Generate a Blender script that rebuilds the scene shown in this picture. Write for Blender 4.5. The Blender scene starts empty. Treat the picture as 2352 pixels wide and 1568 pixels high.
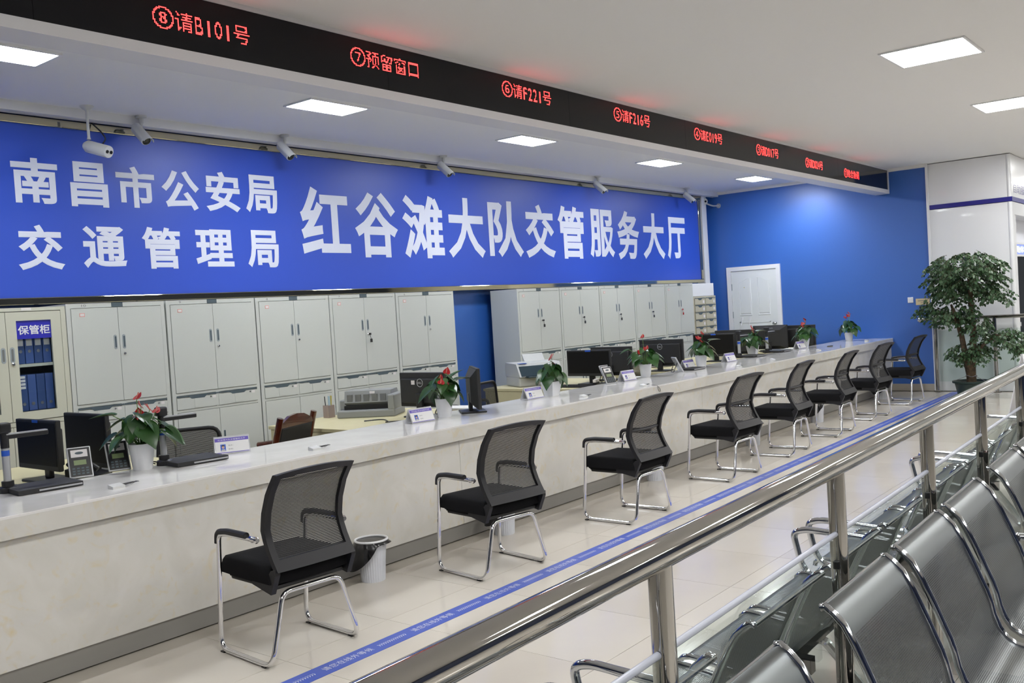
import bpy, bmesh, math, random
from mathutils import Vector, Matrix, Euler
random.seed(7)
SC = bpy.context.scene
COL = SC.collection
PI = math.pi
# ------------------------------------------------------------------ camera
cd = bpy.data.cameras.new('camera'); cam = bpy.data.objects.new('camera', cd); COL.objects.link(cam)
CR = Vector((0.62315353, -0.77970422, -0.06116375)); CU = Vector((0.06454917, -0.02666442, 0.99755823)); CF = Vector((0.77943126, 0.62558, -0.03371324))
cam.matrix_world = Matrix(((CR.x, CU.x, -CF.x, 0), (CR.y, CU.y, -CF.y, 0), (CR.z, CU.z, -CF.z, 1.6), (0, 0, 0, 1)))
cd.sensor_width = 36; cd.lens = 36 * 2151.8 / 2352; cd.clip_start = 0.05; cd.clip_end = 100
SC.camera = cam
# ------------------------------------------------------------------ world, exposure
w = bpy.data.worlds.new('world'); SC.world = w; w.use_nodes = True
w.node_tree.nodes['Background'].inputs[0].default_value = (0.9, 0.95, 1, 1)
w.node_tree.nodes['Background'].inputs[1].default_value = 0.3
SC.view_settings.view_transform = 'Standard'; SC.view_settings.look = 'None'
SC.view_settings.exposure = 0.0; SC.view_settings.gamma = 1; SC.view_settings.use_curve_mapping = False
SC.cycles.use_denoising = True
SC.cycles.max_bounces = 8; SC.cycles.transparent_max_bounces = 24; SC.cycles.caustics_reflective = False; SC.cycles.caustics_refractive = False
SC.cycles.sample_clamp_indirect = 6
LIGHT_IN = 60      # diffuser strength of the panels over the counter side
LIGHT_OUT = 36.5      # diffuser strength of the hall's panels
LED = 11.0
# ------------------------------------------------------------------ materials
MATS = {}
def mat(name, col, rough=0.5, metal=0.0, spec=0.5, emit=None, estr=0, coat=0, noise=None, alpha=1, trans=0):
    if name in MATS: return MATS[name]
    m = bpy.data.materials.new(name); m.use_nodes = True; nt = m.node_tree; b = nt.nodes['Principled BSDF']
    b.inputs['Base Color'].default_value = (*col, 1); b.inputs['Roughness'].default_value = rough
    b.inputs['Metallic'].default_value = metal; b.inputs['Specular IOR Level'].default_value = spec
    b.inputs['Coat Weight'].default_value = coat; b.inputs['Alpha'].default_value = alpha
    b.inputs['Transmission Weight'].default_value = trans
    if emit: b.inputs['Emission Color'].default_value = (*emit, 1); b.inputs['Emission Strength'].default_value = estr
    if noise:  # (scale, colour2, sharp, bump)
        sc, c2, lo, hi, bump = noise
        tc = nt.nodes.new('ShaderNodeTexCoord'); n = nt.nodes.new('ShaderNodeTexNoise'); n.inputs['Scale'].default_value = sc; n.inputs['Detail'].default_value = 4
        nt.links.new(tc.outputs['Object'], n.inputs['Vector'])
        r = nt.nodes.new('ShaderNodeMapRange'); r.inputs[1].default_value = lo; r.inputs[2].default_value = hi
        nt.links.new(n.outputs['Fac'], r.inputs[0])
        mx = nt.nodes.new('ShaderNodeMix'); mx.data_type = 'RGBA'; mx.inputs[6].default_value = (*col, 1); mx.inputs[7].default_value = (*c2, 1)
        nt.links.new(r.outputs[0], mx.inputs[0]); nt.links.new(mx.outputs[2], b.inputs['Base Color'])
        if bump:
            bp = nt.nodes.new('ShaderNodeBump'); bp.inputs['Strength'].default_value = bump; bp.inputs['Distance'].default_value = 0.002
            nt.links.new(n.outputs['Fac'], bp.inputs['Height']); nt.links.new(bp.outputs[0], b.inputs['Normal'])
    MATS[name] = m; return m

def math_node(nt, op, a, b=None, clamp=False):
    n = nt.nodes.new('ShaderNodeMath'); n.operation = op; n.use_clamp = clamp
    for i, v in enumerate((a, b)):
        if v is None: continue
        if isinstance(v, (int, float)): n.inputs[i].default_value = v
        else: nt.links.new(v, n.inputs[i])
    return n.outputs[0]

M_ceil = mat('ceiling_paint', (0.88, 0.88, 0.88), 0.8)
M_ceilframe = mat('light_frame_white', (0.82, 0.83, 0.85), 0.4)
M_white = mat('white_paint', (0.78, 0.79, 0.82), 0.45)
M_hallwall = mat('hall_wall_paint', (0.55, 0.56, 0.56), 0.8)
M_hallblue = mat('hall_blue_paint', (0.018, 0.03, 0.075), 0.5)
M_panelwhite = mat('white_aluminium_panel', (0.80, 0.82, 0.85), 0.28, coat=0.2)
M_bluewall = mat('blue_wall_paint', (0.026, 0.115, 0.44), 0.40, spec=.8, noise=(160, (0.032, 0.13, 0.48), .3, .7, .12))
M_banner = mat('banner_blue_print', (0.024, 0.078, 0.52), 0.42)
M_letter = mat('banner_white_print', (0.72, 0.75, 0.88), 0.5)
M_gold = mat('polished_frame_metal', (0.55, 0.50, 0.34), 0.05, metal=1)
M_doorwhite = mat('white_door_paint', (0.74, 0.77, 0.78), 0.35)
M_cab = mat('grey_cabinet_steel', (0.58, 0.60, 0.575), 0.42, noise=(300, (0.56, 0.58, 0.555), .3, .7, 0))
M_cab2 = mat('cream_cabinet_steel', (0.56, 0.56, 0.47), 0.42)
M_cream = mat('beige_cabinet_steel', (0.50, 0.47, 0.36), 0.45)
M_gap = mat('dark_slate_plastic', (0.07, 0.10, 0.12), 0.5)
M_darkgap = mat('shadow_gap_paint', (0.16, 0.17, 0.17), 0.7)
M_sticker = mat('pale_sticker', (0.75, 0.72, 0.72), 0.6)
M_pink = mat('pink_sticker_border', (0.75, 0.28, 0.25), 0.6)
M_slot = mat('recessed_handle_metal', (0.34, 0.38, 0.41), 0.35, metal=.3)
M_lock = mat('lock_chrome', (0.7, 0.7, 0.72), 0.15, metal=1)
M_black = mat('black_plastic', (0.012, 0.012, 0.014), 0.38)
M_blackgloss = mat('glossy_black_plastic', (0.010, 0.0095, 0.009), 0.5, spec=.12)
M_blackmat = mat('matt_black_plastic', (0.018, 0.018, 0.019), 0.55)
M_frame = mat('chair_frame_plastic', (0.014, 0.014, 0.017), 0.48, spec=.35)
M_fabric = mat('black_seat_fabric', (0.006, 0.006, 0.007), 0.95, spec=0.15, noise=(500, (0.010, 0.010, 0.011), .3, .7, .4))
M_chrome = mat('chrome_tube', (0.80, 0.80, 0.82), 0.07, metal=1)
M_rail = mat('polished_steel_tube', (0.45, 0.44, 0.42), 0.045, metal=1)
M_steel = mat('bench_edge_chrome', (0.60, 0.62, 0.66), 0.08, metal=1)
M_flower = mat('anthurium_red', (0.34, 0.006, 0.008), 0.5, spec=.25)
M_spadix = mat('spadix_pink', (0.55, 0.16, 0.12), 0.5)
M_stalk = mat('plant_stalk_green', (0.12, 0.24, 0.05), 0.5)
M_soil = mat('potting_soil', (0.03, 0.022, 0.015), 0.9)
M_pot = mat('white_pot_plastic', (0.78, 0.79, 0.82), 0.28)
M_desk = mat('pale_maple_desk', (0.66, 0.60, 0.38), 0.42, noise=(6, (0.62, 0.56, 0.34), .3, .7, 0))
M_paper = mat('white_paper', (0.8, 0.8, 0.8), 0.7)
M_purple = mat('purple_print', (0.13, 0.09, 0.46), 0.5)
M_bluelab = mat('blue_label_print', (0.02, 0.10, 0.55), 0.4)
M_whiteprint = mat('white_print', (0.8, 0.8, 0.85), 0.5)
M_greyprint = mat('grey_print', (0.18, 0.18, 0.2), 0.6)
M_silver = mat('silver_plastic', (0.55, 0.56, 0.58), 0.3, metal=.5)
M_grey = mat('grey_printer_plastic', (0.26, 0.27, 0.27), 0.5)
M_lightgrey = mat('light_grey_plastic', (0.5, 0.51, 0.51), 0.5)
M_lcd = mat('green_lcd', (0.20, 0.26, 0.12), 0.3)
M_skin = mat('portrait_skin', (0.6, 0.38, 0.3), 0.6)
M_wood = mat('dark_red_wood', (0.10, 0.022, 0.010), 0.22, coat=.5, noise=(14, (0.05, 0.010, 0.006), .35, .65, 0))
M_bark = mat('tree_bark', (0.10, 0.065, 0.035), 0.85, noise=(25, (0.05, 0.035, 0.02), .4, .6, .8))
M_darkpot = mat('dark_green_pot', (0.010, 0.028, 0.024), 0.35)
M_binwhite = mat('ribbed_white_bin', (0.66, 0.68, 0.74), 0.35)
M_bag = mat('black_bin_bag', (0.006, 0.006, 0.007), 0.22, noise=(18, (0.012, 0.012, 0.013), .3, .7, 1))
M_tape = mat('blue_floor_tape', (0.045, 0.10, 0.52), 0.3)
M_tapetext = mat('tape_white_print', (0.72, 0.74, 0.85), 0.4)
M_kick = mat('brushed_kick_plate', (0.30, 0.29, 0.27), 0.45, metal=.25)
M_base = mat('beige_grey_baseboard', (0.40, 0.37, 0.32), 0.35)
M_shell = mat('led_box_panel', (0.74, 0.74, 0.77), 0.4)
M_ledface = mat('led_tinted_face', (0.006, 0.0065, 0.009), 0.09, spec=.28)
M_led = mat('red_led', (0.1, 0, 0), 0.5, emit=(1.0, 0.028, 0.026), estr=LED)
M_diff_in = mat('light_diffuser_counter', (0.9, 0.9, 0.9), 0.5, emit=(0.93, 0.97, 1.0), estr=LIGHT_IN)
M_diff_out = mat('light_diffuser_hall', (0.9, 0.9, 0.9), 0.5, emit=(1.0, 0.992, 0.975), estr=LIGHT_OUT)
M_camwhite = mat('camera_housing', (0.62, 0.63, 0.62), 0.4)
M_lens = mat('camera_lens_glass', (0.01, 0.012, 0.02), 0.06)
M_navy = mat('navy_stripe', (0.02, 0.02, 0.22), 0.35)
M_binder = mat('blue_binder', (0.05, 0.10, 0.30), 0.45)
M_binder2 = mat('dark_blue_binder', (0.03, 0.07, 0.22), 0.45)
M_ring = mat('binder_ring', (0.35, 0.36, 0.38), 0.3, metal=1)
M_signblue = mat('cabinet_sign_blue', (0.02, 0.02, 0.40), 0.35)
M_signlit = mat('lit_blue_sign', (0.10, 0.16, 0.5), 0.5, emit=(0.25, 0.32, 0.75), estr=.7)
M_signtext = mat('lit_white_text', (0.9, 0.9, 0.9), 0.5, emit=(0.9, 0.93, 1), estr=1.1)
M_acryl = mat('clear_acrylic_edge', (0.75, 0.76, 0.80), 0.12, alpha=.45)
M_cap = mat('frosted_glass_trim', (0.52, 0.55, 0.64), 0.25, alpha=.75)
M_cord = mat('grey_cord', (0.2, 0.2, 0.21), 0.5)
M_yellow = mat('yellow_brass', (0.5, 0.42, 0.12), 0.4)
M_pinkcup = mat('pen_cup_tint', (0.42, 0.32, 0.29), 0.2, alpha=.7)

def glass_mat(name, tint, refl_rough=0.02, clear=0.85):
    m = bpy.data.materials.new(name); m.use_nodes = True; nt = m.node_tree; nt.nodes.clear()
    o = nt.nodes.new('ShaderNodeOutputMaterial'); t = nt.nodes.new('ShaderNodeBsdfTransparent'); t.inputs[0].default_value = (*tint, 1)
    g = nt.nodes.new('ShaderNodeBsdfGlossy'); g.inputs['Roughness'].default_value = refl_rough
    lw = nt.nodes.new('ShaderNodeFresnel'); lw.inputs[0].default_value = 1.45; ge = nt.nodes.new('ShaderNodeNewGeometry')
    fr = math_node(nt, 'MULTIPLY', lw.outputs[0], math_node(nt, 'SUBTRACT', 1.0, ge.outputs['Backfacing'])); fr = math_node(nt, 'MINIMUM', fr, .5)
    mx = nt.nodes.new('ShaderNodeMixShader'); nt.links.new(fr, mx.inputs[0])
    nt.links.new(t.outputs[0], mx.inputs[1]); nt.links.new(g.outputs[0], mx.inputs[2]); nt.links.new(mx.outputs[0], o.inputs[0])
    return m
M_glass = glass_mat('clear_glass', (0.91, 0.95, 0.935))
M_glass2 = glass_mat('cabinet_glass', (0.92, 0.95, 0.97))

def marble():
    m = bpy.data.materials.new('cream_marble'); m.use_nodes = True; nt = m.node_tree; b = nt.nodes['Principled BSDF']
    tc = nt.nodes.new('ShaderNodeTexCoord')
    n1 = nt.nodes.new('ShaderNodeTexNoise'); n1.inputs['Scale'].default_value = 3.2; n1.inputs['Detail'].default_value = 6; n1.inputs['Distortion'].default_value = 1.5
    n2 = nt.nodes.new('ShaderNodeTexNoise'); n2.inputs['Scale'].default_value = 9; n2.inputs['Detail'].default_value = 5; n2.inputs['Distortion'].default_value = 2.0
    nt.links.new(tc.outputs['Object'], n1.inputs['Vector']); nt.links.new(tc.outputs['Object'], n2.inputs['Vector'])
    a = nt.nodes.new('ShaderNodeValToRGB'); a.color_ramp.elements[0].position = .35; a.color_ramp.elements[0].color = (0.62, 0.605, 0.56, 1)
    a.color_ramp.elements[1].position = .65; a.color_ramp.elements[1].color = (0.68, 0.665, 0.63, 1)
    nt.links.new(n1.outputs['Fac'], a.inputs[0])
    v = math_node(nt, 'SUBTRACT', n2.outputs['Fac'], 0.56); v = math_node(nt, 'MULTIPLY', v, 3.2, True)
    mx = nt.nodes.new('ShaderNodeMix'); mx.data_type = 'RGBA'; mx.inputs[7].default_value = (0.66, 0.56, 0.34, 1)
    nt.links.new(v, mx.inputs[0]); nt.links.new(a.outputs[0], mx.inputs[6]); nt.links.new(mx.outputs[2], b.inputs['Base Color'])
    b.inputs['Roughness'].default_value = 0.09
    return m
M_marble = marble()
M_topstone = mat('white_quartz_top', (0.80, 0.79, 0.78), 0.07, noise=(5, (0.74, 0.73, 0.71), .4, .7, 0))
def tile_mat():
    m = bpy.data.materials.new('polished_beige_tile'); m.use_nodes = True; nt = m.node_tree; b = nt.nodes['Principled BSDF']
    tc = nt.nodes.new('ShaderNodeTexCoord'); oi = nt.nodes.new('ShaderNodeObjectInfo')
    n = nt.nodes.new('ShaderNodeTexNoise'); n.inputs['Scale'].default_value = 4; n.inputs['Detail'].default_value = 5
    nt.links.new(tc.outputs['Object'], n.inputs['Vector'])
    f = math_node(nt, 'MULTIPLY', oi.outputs['Random'], .5); f = math_node(nt, 'ADD', f, math_node(nt, 'MULTIPLY', n.outputs['Fac'], .5))
    mx = nt.nodes.new('ShaderNodeMix'); mx.data_type = 'RGBA'; mx.inputs[6].default_value = (0.57, 0.53, 0.47, 1); mx.inputs[7].default_value = (0.65, 0.615, 0.555, 1)
    nt.links.new(f, mx.inputs[0]); nt.links.new(mx.outputs[2], b.inputs['Base Color'])
    b.inputs['Roughness'].default_value = 0.10; b.inputs['Specular IOR Level'].default_value = 0.45
    return m
M_tile = tile_mat()
def leaf_mat(name, c1, c2, rough):
    m = bpy.data.materials.new(name); m.use_nodes = True; nt = m.node_tree; b = nt.nodes['Principled BSDF']
    n = nt.nodes.new('ShaderNodeTexNoise'); n.inputs['Scale'].default_value = 12
    tc = nt.nodes.new('ShaderNodeTexCoord'); nt.links.new(tc.outputs['Object'], n.inputs['Vector'])
    oi = nt.nodes.new('ShaderNodeObjectInfo'); f = math_node(nt, 'ADD', math_node(nt, 'MULTIPLY', oi.outputs['Random'], .6), math_node(nt, 'MULTIPLY', n.outputs['Fac'], .5))
    mx = nt.nodes.new('ShaderNodeMix'); mx.data_type = 'RGBA'; mx.inputs[6].default_value = (*c1, 1); mx.inputs[7].default_value = (*c2, 1)
    nt.links.new(f, mx.inputs[0]); nt.links.new(mx.outputs[2], b.inputs['Base Color']); b.inputs['Roughness'].default_value = rough
    return m
M_leaf = leaf_mat('anthurium_leaf', (0.009, 0.034, 0.010), (0.034, 0.105, 0.020), .30)
M_tree = leaf_mat('tree_leaf', (0.022, 0.060, 0.026), (0.095, 0.18, 0.075), .36)

def mesh_fabric():
    m = bpy.data.materials.new('open_weave_mesh'); m.use_nodes = True; nt = m.node_tree; b = nt.nodes['Principled BSDF']
    b.inputs['Base Color'].default_value = (0.013, 0.013, 0.014, 1); b.inputs['Roughness'].default_value = .7
    tc = nt.nodes.new('ShaderNodeTexCoord'); s = nt.nodes.new('ShaderNodeSeparateXYZ'); nt.links.new(tc.outputs['Object'], s.inputs[0])
    wv = math_node(nt, 'SINE', math_node(nt, 'MULTIPLY', s.outputs[0], 2 * PI / 0.012)); wv = math_node(nt, 'MULTIPLY', wv, .45)
    ph = math_node(nt, 'MULTIPLY', s.outputs[2], 2 * PI / 0.0070); v = math_node(nt, 'SINE', math_node(nt, 'ADD', ph, wv))
    al = math_node(nt, 'GREATER_THAN', v, 0.66)
    al = math_node(nt, 'SUBTRACT', 1.0, math_node(nt, 'MULTIPLY', al, .80)); nt.links.new(al, b.inputs['Alpha'])
    return m
M_mesh = mesh_fabric()
def perf():
    m = bpy.data.materials.new('perforated_steel'); m.use_nodes = True; nt = m.node_tree; b = nt.nodes['Principled BSDF']
    b.inputs['Metallic'].default_value = 1; b.inputs['Roughness'].default_value = .36
    uv = nt.nodes.new('ShaderNodeUVMap'); s = nt.nodes.new('ShaderNodeSeparateXYZ'); nt.links.new(uv.outputs[0], s.inputs[0])
    p = 0.0070
    def lattice(off):
        u = math_node(nt, 'FRACT', math_node(nt, 'ADD', math_node(nt, 'MULTIPLY', s.outputs[0], 1 / p), off)); v = math_node(nt, 'FRACT', math_node(nt, 'ADD', math_node(nt, 'MULTIPLY', s.outputs[1], 1 / (p * 1.6)), off))
        du = math_node(nt, 'SUBTRACT', u, .5); dv = math_node(nt, 'MULTIPLY', math_node(nt, 'SUBTRACT', v, .5), 1.6)
        d = math_node(nt, 'ADD', math_node(nt, 'MULTIPLY', du, du), math_node(nt, 'MULTIPLY', dv, dv))
        return math_node(nt, 'LESS_THAN', d, .29 ** 2)
    h = math_node(nt, 'MAXIMUM', lattice(0), lattice(.5))
    # perforated field: u within margins, v (arc length) between top flange and front edge
    a1 = math_node(nt, 'GREATER_THAN', s.outputs[0], .035); a2 = math_node(nt, 'LESS_THAN', s.outputs[0], .485)
    a3 = math_node(nt, 'GREATER_THAN', s.outputs[1], .105); a4 = math_node(nt, 'LESS_THAN', s.outputs[1], .80)
    f = math_node(nt, 'MULTIPLY', math_node(nt, 'MULTIPLY', a1, a2), math_node(nt, 'MULTIPLY', a3, a4))
    hf = math_node(nt, 'MULTIPLY', h, f); mx = nt.nodes.new('ShaderNodeMix'); mx.data_type = 'RGBA'; mx.inputs[6].default_value = (0.19, 0.205, 0.212, 1); mx.inputs[7].default_value = (0.012, 0.013, 0.014, 1)  # holes coloured near-black for the shade on their inner walls
    nt.links.new(hf, mx.inputs[0]); nt.links.new(mx.outputs[2], b.inputs['Base Color'])
    nt.links.new(math_node(nt, 'SUBTRACT', 1, math_node(nt, 'MULTIPLY', hf, .3)), b.inputs['Alpha'])
    return m
M_perf = perf()
# ------------------------------------------------------------------ geometry helpers
class MB:
    def __init__(s): s.v = []; s.f = []; s.uv = None
    def add(s, vs, fs, T=None):
        n = len(s.v); s.v += [tuple(T @ Vector(p)) if T else tuple(p) for p in vs]; s.f += [tuple(i + n for i in f) for f in fs]; return s
    def box(s, x0, x1, y0, y1, z0, z1, T=None, b=0):
        if b <= 0:
            vs = [(x, y, z) for x in (x0, x1) for y in (y0, y1) for z in (z0, z1)]
            return s.add(vs, [(0, 1, 3, 2), (4, 6, 7, 5), (0, 4, 5, 1), (2, 3, 7, 6), (0, 2, 6, 4), (1, 5, 7, 3)], T)
        bm = bmesh.new(); bmesh.ops.create_cube(bm, size=1)
        for v in bm.verts: v.co = Vector(((x0 + x1) / 2 + v.co.x * (x1 - x0), (y0 + y1) / 2 + v.co.y * (y1 - y0), (z0 + z1) / 2 + v.co.z * (z1 - z0)))
        bmesh.ops.bevel(bm, geom=bm.edges[:], offset=min(b, (x1 - x0) * .45, (y1 - y0) * .45, (z1 - z0) * .45), segments=2, profile=.5, affect='EDGES')
        bm.verts.index_update(); vs = [v.co.copy() for v in bm.verts]; fs = [[v.index for v in f.verts] for f in bm.faces]; bm.free()
        return s.add(vs, fs, T)
    def prism(s, pts, a0, a1, axis='x', T=None):
        n = len(pts)
        def P(p, a): return {'x': (a, p[0], p[1]), 'y': (p[0], a, p[1]), 'z': (p[0], p[1], a)}[axis]
        vs = [P(p, a0) for p in pts] + [P(p, a1) for p in pts]
        return s.add(vs, [tuple(range(n))[::-1], tuple(range(n, 2 * n))] + [(i, (i + 1) % n, (i + 1) % n + n, i + n) for i in range(n)], T)
    def tube(s, path, r, seg=10, caps=True, T=None, closed=False):
        pts = [Vector(p) for p in path]; n = len(pts); rings = []; up = None
        for i, p in enumerate(pts):
            a = pts[(i - 1) % n] if (i > 0 or closed) else p; c = pts[(i + 1) % n] if (i < n - 1 or closed) else p
            t = (c - a).normalized()
            if up is None: up = t.orthogonal().normalized()
            else:
                up = up - t * up.dot(t); up = up.normalized() if up.length > 1e-6 else t.orthogonal().normalized()
            sd = t.cross(up); rr = r[i] if isinstance(r, (list, tuple)) else r
            rings.append([p + (up * math.cos(2 * PI * k / seg) + sd * math.sin(2 * PI * k / seg)) * rr for k in range(seg)])
        vs = [v for rg in rings for v in rg]; fs = []
        m = n if closed else n - 1
        for i in range(m):
            j = (i + 1) % n
            for k in range(seg): fs.append((i * seg + k, i * seg + (k + 1) % seg, j * seg + (k + 1) % seg, j * seg + k))
        if caps and not closed: fs += [tuple(range(seg))[::-1], tuple((n - 1) * seg + k for k in range(seg))]
        return s.add(vs, fs, T)
    def lathe(s, prof, seg=24, T=None):
        vs = [(r * math.cos(2 * PI * k / seg), r * math.sin(2 * PI * k / seg), z) for r, z in prof for k in range(seg)]; fs = []
        for i in range(len(prof) - 1):
            for k in range(seg): fs.append((i * seg + k, i * seg + (k + 1) % seg, (i + 1) * seg + (k + 1) % seg, (i + 1) * seg + k))
        fs += [tuple(range(seg))[::-1], tuple((len(prof) - 1) * seg + k for k in range(seg))]
        return s.add(vs, fs, T)
    def sheet(s, prof, x0, x1, th, normal_flip=1):
        """profile (y,z) swept across x, given a thickness"""
        n = len(prof); P = [Vector((p[0], p[1])) for p in prof]; N = []
        for i in range(n):
            t = (P[min(i + 1, n - 1)] - P[max(i - 1, 0)]).normalized(); N.append(Vector((t.y, -t.x)) * normal_flip)
        pts = [(p.x, p.y) for p in P] + [(P[i].x + N[i].x * th, P[i].y + N[i].y * th) for i in range(n - 1, -1, -1)]
        return s.prism(pts, x0, x1, 'x')
    def build(s, name, m, parent=None, smooth=False, ang=0.6):
        me = bpy.data.meshes.new(name); me.from_pydata(s.v, [], s.f); me.validate()
        bm = bmesh.new(); bm.from_mesh(me); bmesh.ops.recalc_face_normals(bm, faces=bm.faces[:]); bm.to_mesh(me); bm.free()
        me.materials.append(m)
        if smooth:
            for p in me.polygons: p.use_smooth = True
            try: me.set_sharp_from_angle(angle=ang)
            except Exception: pass
        return link(name, me, parent)
def link(name, me, parent=None):
    o = bpy.data.objects.new(name, me); COL.objects.link(o)
    if parent: o.parent = parent
    return o
def tag(o, label=None, cat=None, group=None, kind=None):
    if label: o['label'] = label
    if cat: o['category'] = cat
    if group: o['group'] = group
    if kind: o['kind'] = kind
    return o
def thing(name, label, cat, loc=(0, 0, 0), rz=0, group=None):
    o = bpy.data.objects.new(name, None); COL.objects.link(o); o.empty_display_size = .1
    o.location = loc; o.rotation_euler = (0, 0, rz); return tag(o, label, cat, group)
def dup(root, loc=None, rz=0, label=None, scale=None):
    r = root.copy(); COL.objects.link(r)
    if loc is not None: r.location = loc; r.rotation_euler = (0, 0, rz)
    if scale: r.scale = scale
    if label: r['label'] = label
    for ch in list(root.children):
        c = ch.copy(); COL.objects.link(c); c.parent = r
        for g in list(ch.children):
            d = g.copy(); COL.objects.link(d); d.parent = c
    return r
def struct(name, mb, m, **k):
    o = mb.build(name, m, **k); return tag(o, kind='structure')
def fillet(pts, rad, seg=5):
    pts = [Vector(p) for p in pts]; out = [pts[0]]
    for i in range(1, len(pts) - 1):
        a, b, c = pts[i - 1], pts[i], pts[i + 1]; r = rad[i] if isinstance(rad, (list, tuple)) else rad
        u = (a - b); v = (c - b); d = min(r, u.length * .48, v.length * .48); p0 = b + u.normalized() * d; p1 = b + v.normalized() * d
        for k in range(seg + 1):
            t = k / seg; out.append(p0 * (1 - t) ** 2 + b * 2 * t * (1 - t) + p1 * t ** 2)
    out.append(pts[-1]); return out
def stadium(mb, x, z, rx, rz, y0, y1, seg=8):
    pts = [(x + rx * math.cos(PI * k / seg), z + rz - rx + rx * math.sin(PI * k / seg)) for k in range(seg + 1)] + [(x - rx * math.cos(PI * k / seg), z - rz + rx - rx * math.sin(PI * k / seg)) for k in range(seg + 1)]
    return mb.prism(pts, y0, y1, 'y')
def RT(loc=(0, 0, 0), rot=(0, 0, 0)): return Matrix.Translation(Vector(loc)) @ Euler(rot).to_matrix().to_4x4()
# text
_fc = bpy.data.curves.new('lettering', 'FONT'); _fo = bpy.data.objects.new('lettering', _fc); COL.objects.link(_fo)
def glyphs(s, offset=0.0, spacing=1.0, res=3):
    _fc.body = s; _fc.size = 1; _fc.bevel_depth = offset; _fc.bevel_resolution = 0; _fc.space_character = spacing; _fc.resolution_u = res
    bpy.context.view_layer.update(); dg = bpy.context.evaluated_depsgraph_get()
    me = bpy.data.meshes.new_from_object(_fo.evaluated_get(dg)); vs = [v.co.copy() for v in me.vertices]; fs = [tuple(p.vertices) for p in me.polygons]
    bpy.data.meshes.remove(me); return vs, fs
def text_obj(name, s, box, m, parent=None, offset=0.0, T=None, spacing=1.0):
    """letters scaled to fill box (x0,x1,z0,z1) in the local XZ plane, then placed by T"""
    vs, fs = glyphs(s, offset, spacing)
    xs = [v.x for v in vs]; ys = [v.y for v in vs]; ax, bx, ay, by = min(xs), max(xs), min(ys), max(ys)
    x0, x1, z0, z1 = box; T = T or Matrix()
    P = [T @ Vector((x0 + (v.x - ax) / (bx - ax) * (x1 - x0), -v.z * .04, z0 + (v.y - ay) / (by - ay) * (z1 - z0))) for v in vs]
    me = bpy.data.meshes.new(name); me.from_pydata([tuple(p) for p in P], [], fs); me.materials.append(m)
    return link(name, me, parent)

# ------------------------------------------------------------------ the shell
H = 3.385; XW = 14.87; YL = 7.48
S = 0.665
fl = tag(MB().box(-4, 21, -7, YL + .1, -.12, -.008).build('floor', M_base), kind='structure')
tm = MB().box(0, S - .0025, 0, S - .0025, -.02, 0)
t0 = tm.build('tile', M_tile, fl); tile_me = t0.data; first = True
for i in range(-1, 21):
    for j in range(-6, 8):
        x = 3.37 - 3 * S + i * S; y = .34 - 2 * S + (j - 0) * S
        if y > 4.5 or y < -3.2: continue
        if (i < 0 and y > 4.6): continue
        if x > XW - .6 and y > 2.2: continue
        o = t0 if first else link('tile', tile_me, fl); first = False; o.location = (x, y, 0)
struct('ceiling', MB().box(-4, 21, -7, YL + .1, H, H + .1), M_ceil)
struct('wall_left', MB().box(-4, XW, YL, YL + .12, 0, H), M_bluewall)
struct('wall_far', MB().box(XW, XW + .12, 3.845, YL + .12, 0, H), M_bluewall)
# white panelled corner beyond the blue wall: panels, stripe
struct('wall_far', MB().box(XW + .01, XW + .3, 2.74, 3.84, 0, 2.70).box(XW + .01, XW + .3, 2.74, 3.84, 2.77, H - .01), M_panelwhite)
struct('trim_1', MB().box(XW - .006, 18.5, 2.718, 3.84, 2.706, 2.768), M_navy)
struct('trim_2', MB().tube([(XW + .022, 2.755, 0), (XW + .022, 2.755, 2.70)], .03, 16).tube([(XW + .022, 2.755, 2.77), (XW + .022, 2.755, H - .01)], .03, 16), M_panelwhite, smooth=True)
struct('wall_corner', MB().box(XW + .045, 18.5, 2.728, 2.9, 2.52, 2.70).box(XW + .045, 18.5, 2.728, 2.9, 2.77, H - .01).box(XW + .045, XW + .16, 2.728, 2.9, 0, 2.52).box(17.2, 18.5, 2.74, 2.9, 0, 2.52), M_panelwhite)
struct('wall_recess', MB().box(XW + .16, 17.2, 3.3, 3.36, 0, 2.52).box(XW + .16, 17.2, 2.9, 3.3, 2.52, 2.56).box(XW + .16, 17.2, 2.95, 3.0, 2.13, 2.52), M_white)  # last box: shallow upper back, added so the recess top catches light
struct('wall_end', MB().box(21, 21.1, -7, YL, 0, H).box(18.5, 21, 2.74, 2.9, 0, H), M_hallwall)
struct('wall_right', MB().box(-4, 21, -7.1, -7, 0, H), M_hallblue)
struct('wall_near', MB().box(-4.1, -4, -7, YL, 0, H), M_hallblue)
struct('baseboard_far', MB().box(XW - .012, XW, 3.86, YL, 0, .105), M_base)
struct('trim_3', MB().box(XW - .02, XW, 3.85, YL, H - .045, H), M_ceil)
struct('trim_4', MB().box(XW - .03, XW, 3.825, 3.86, 0, H), M_panelwhite)
# white casing strips in the far corner
struct('trim_5', MB().box(14.47, 14.60, 7.34, 7.48, 0, H).box(14.62, 14.68, 7.36, 7.48, 0, H), M_white)
struct('trim_6', MB().box(-4, XW, 7.22, 7.33, H - .072, H), M_ceilframe)
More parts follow.
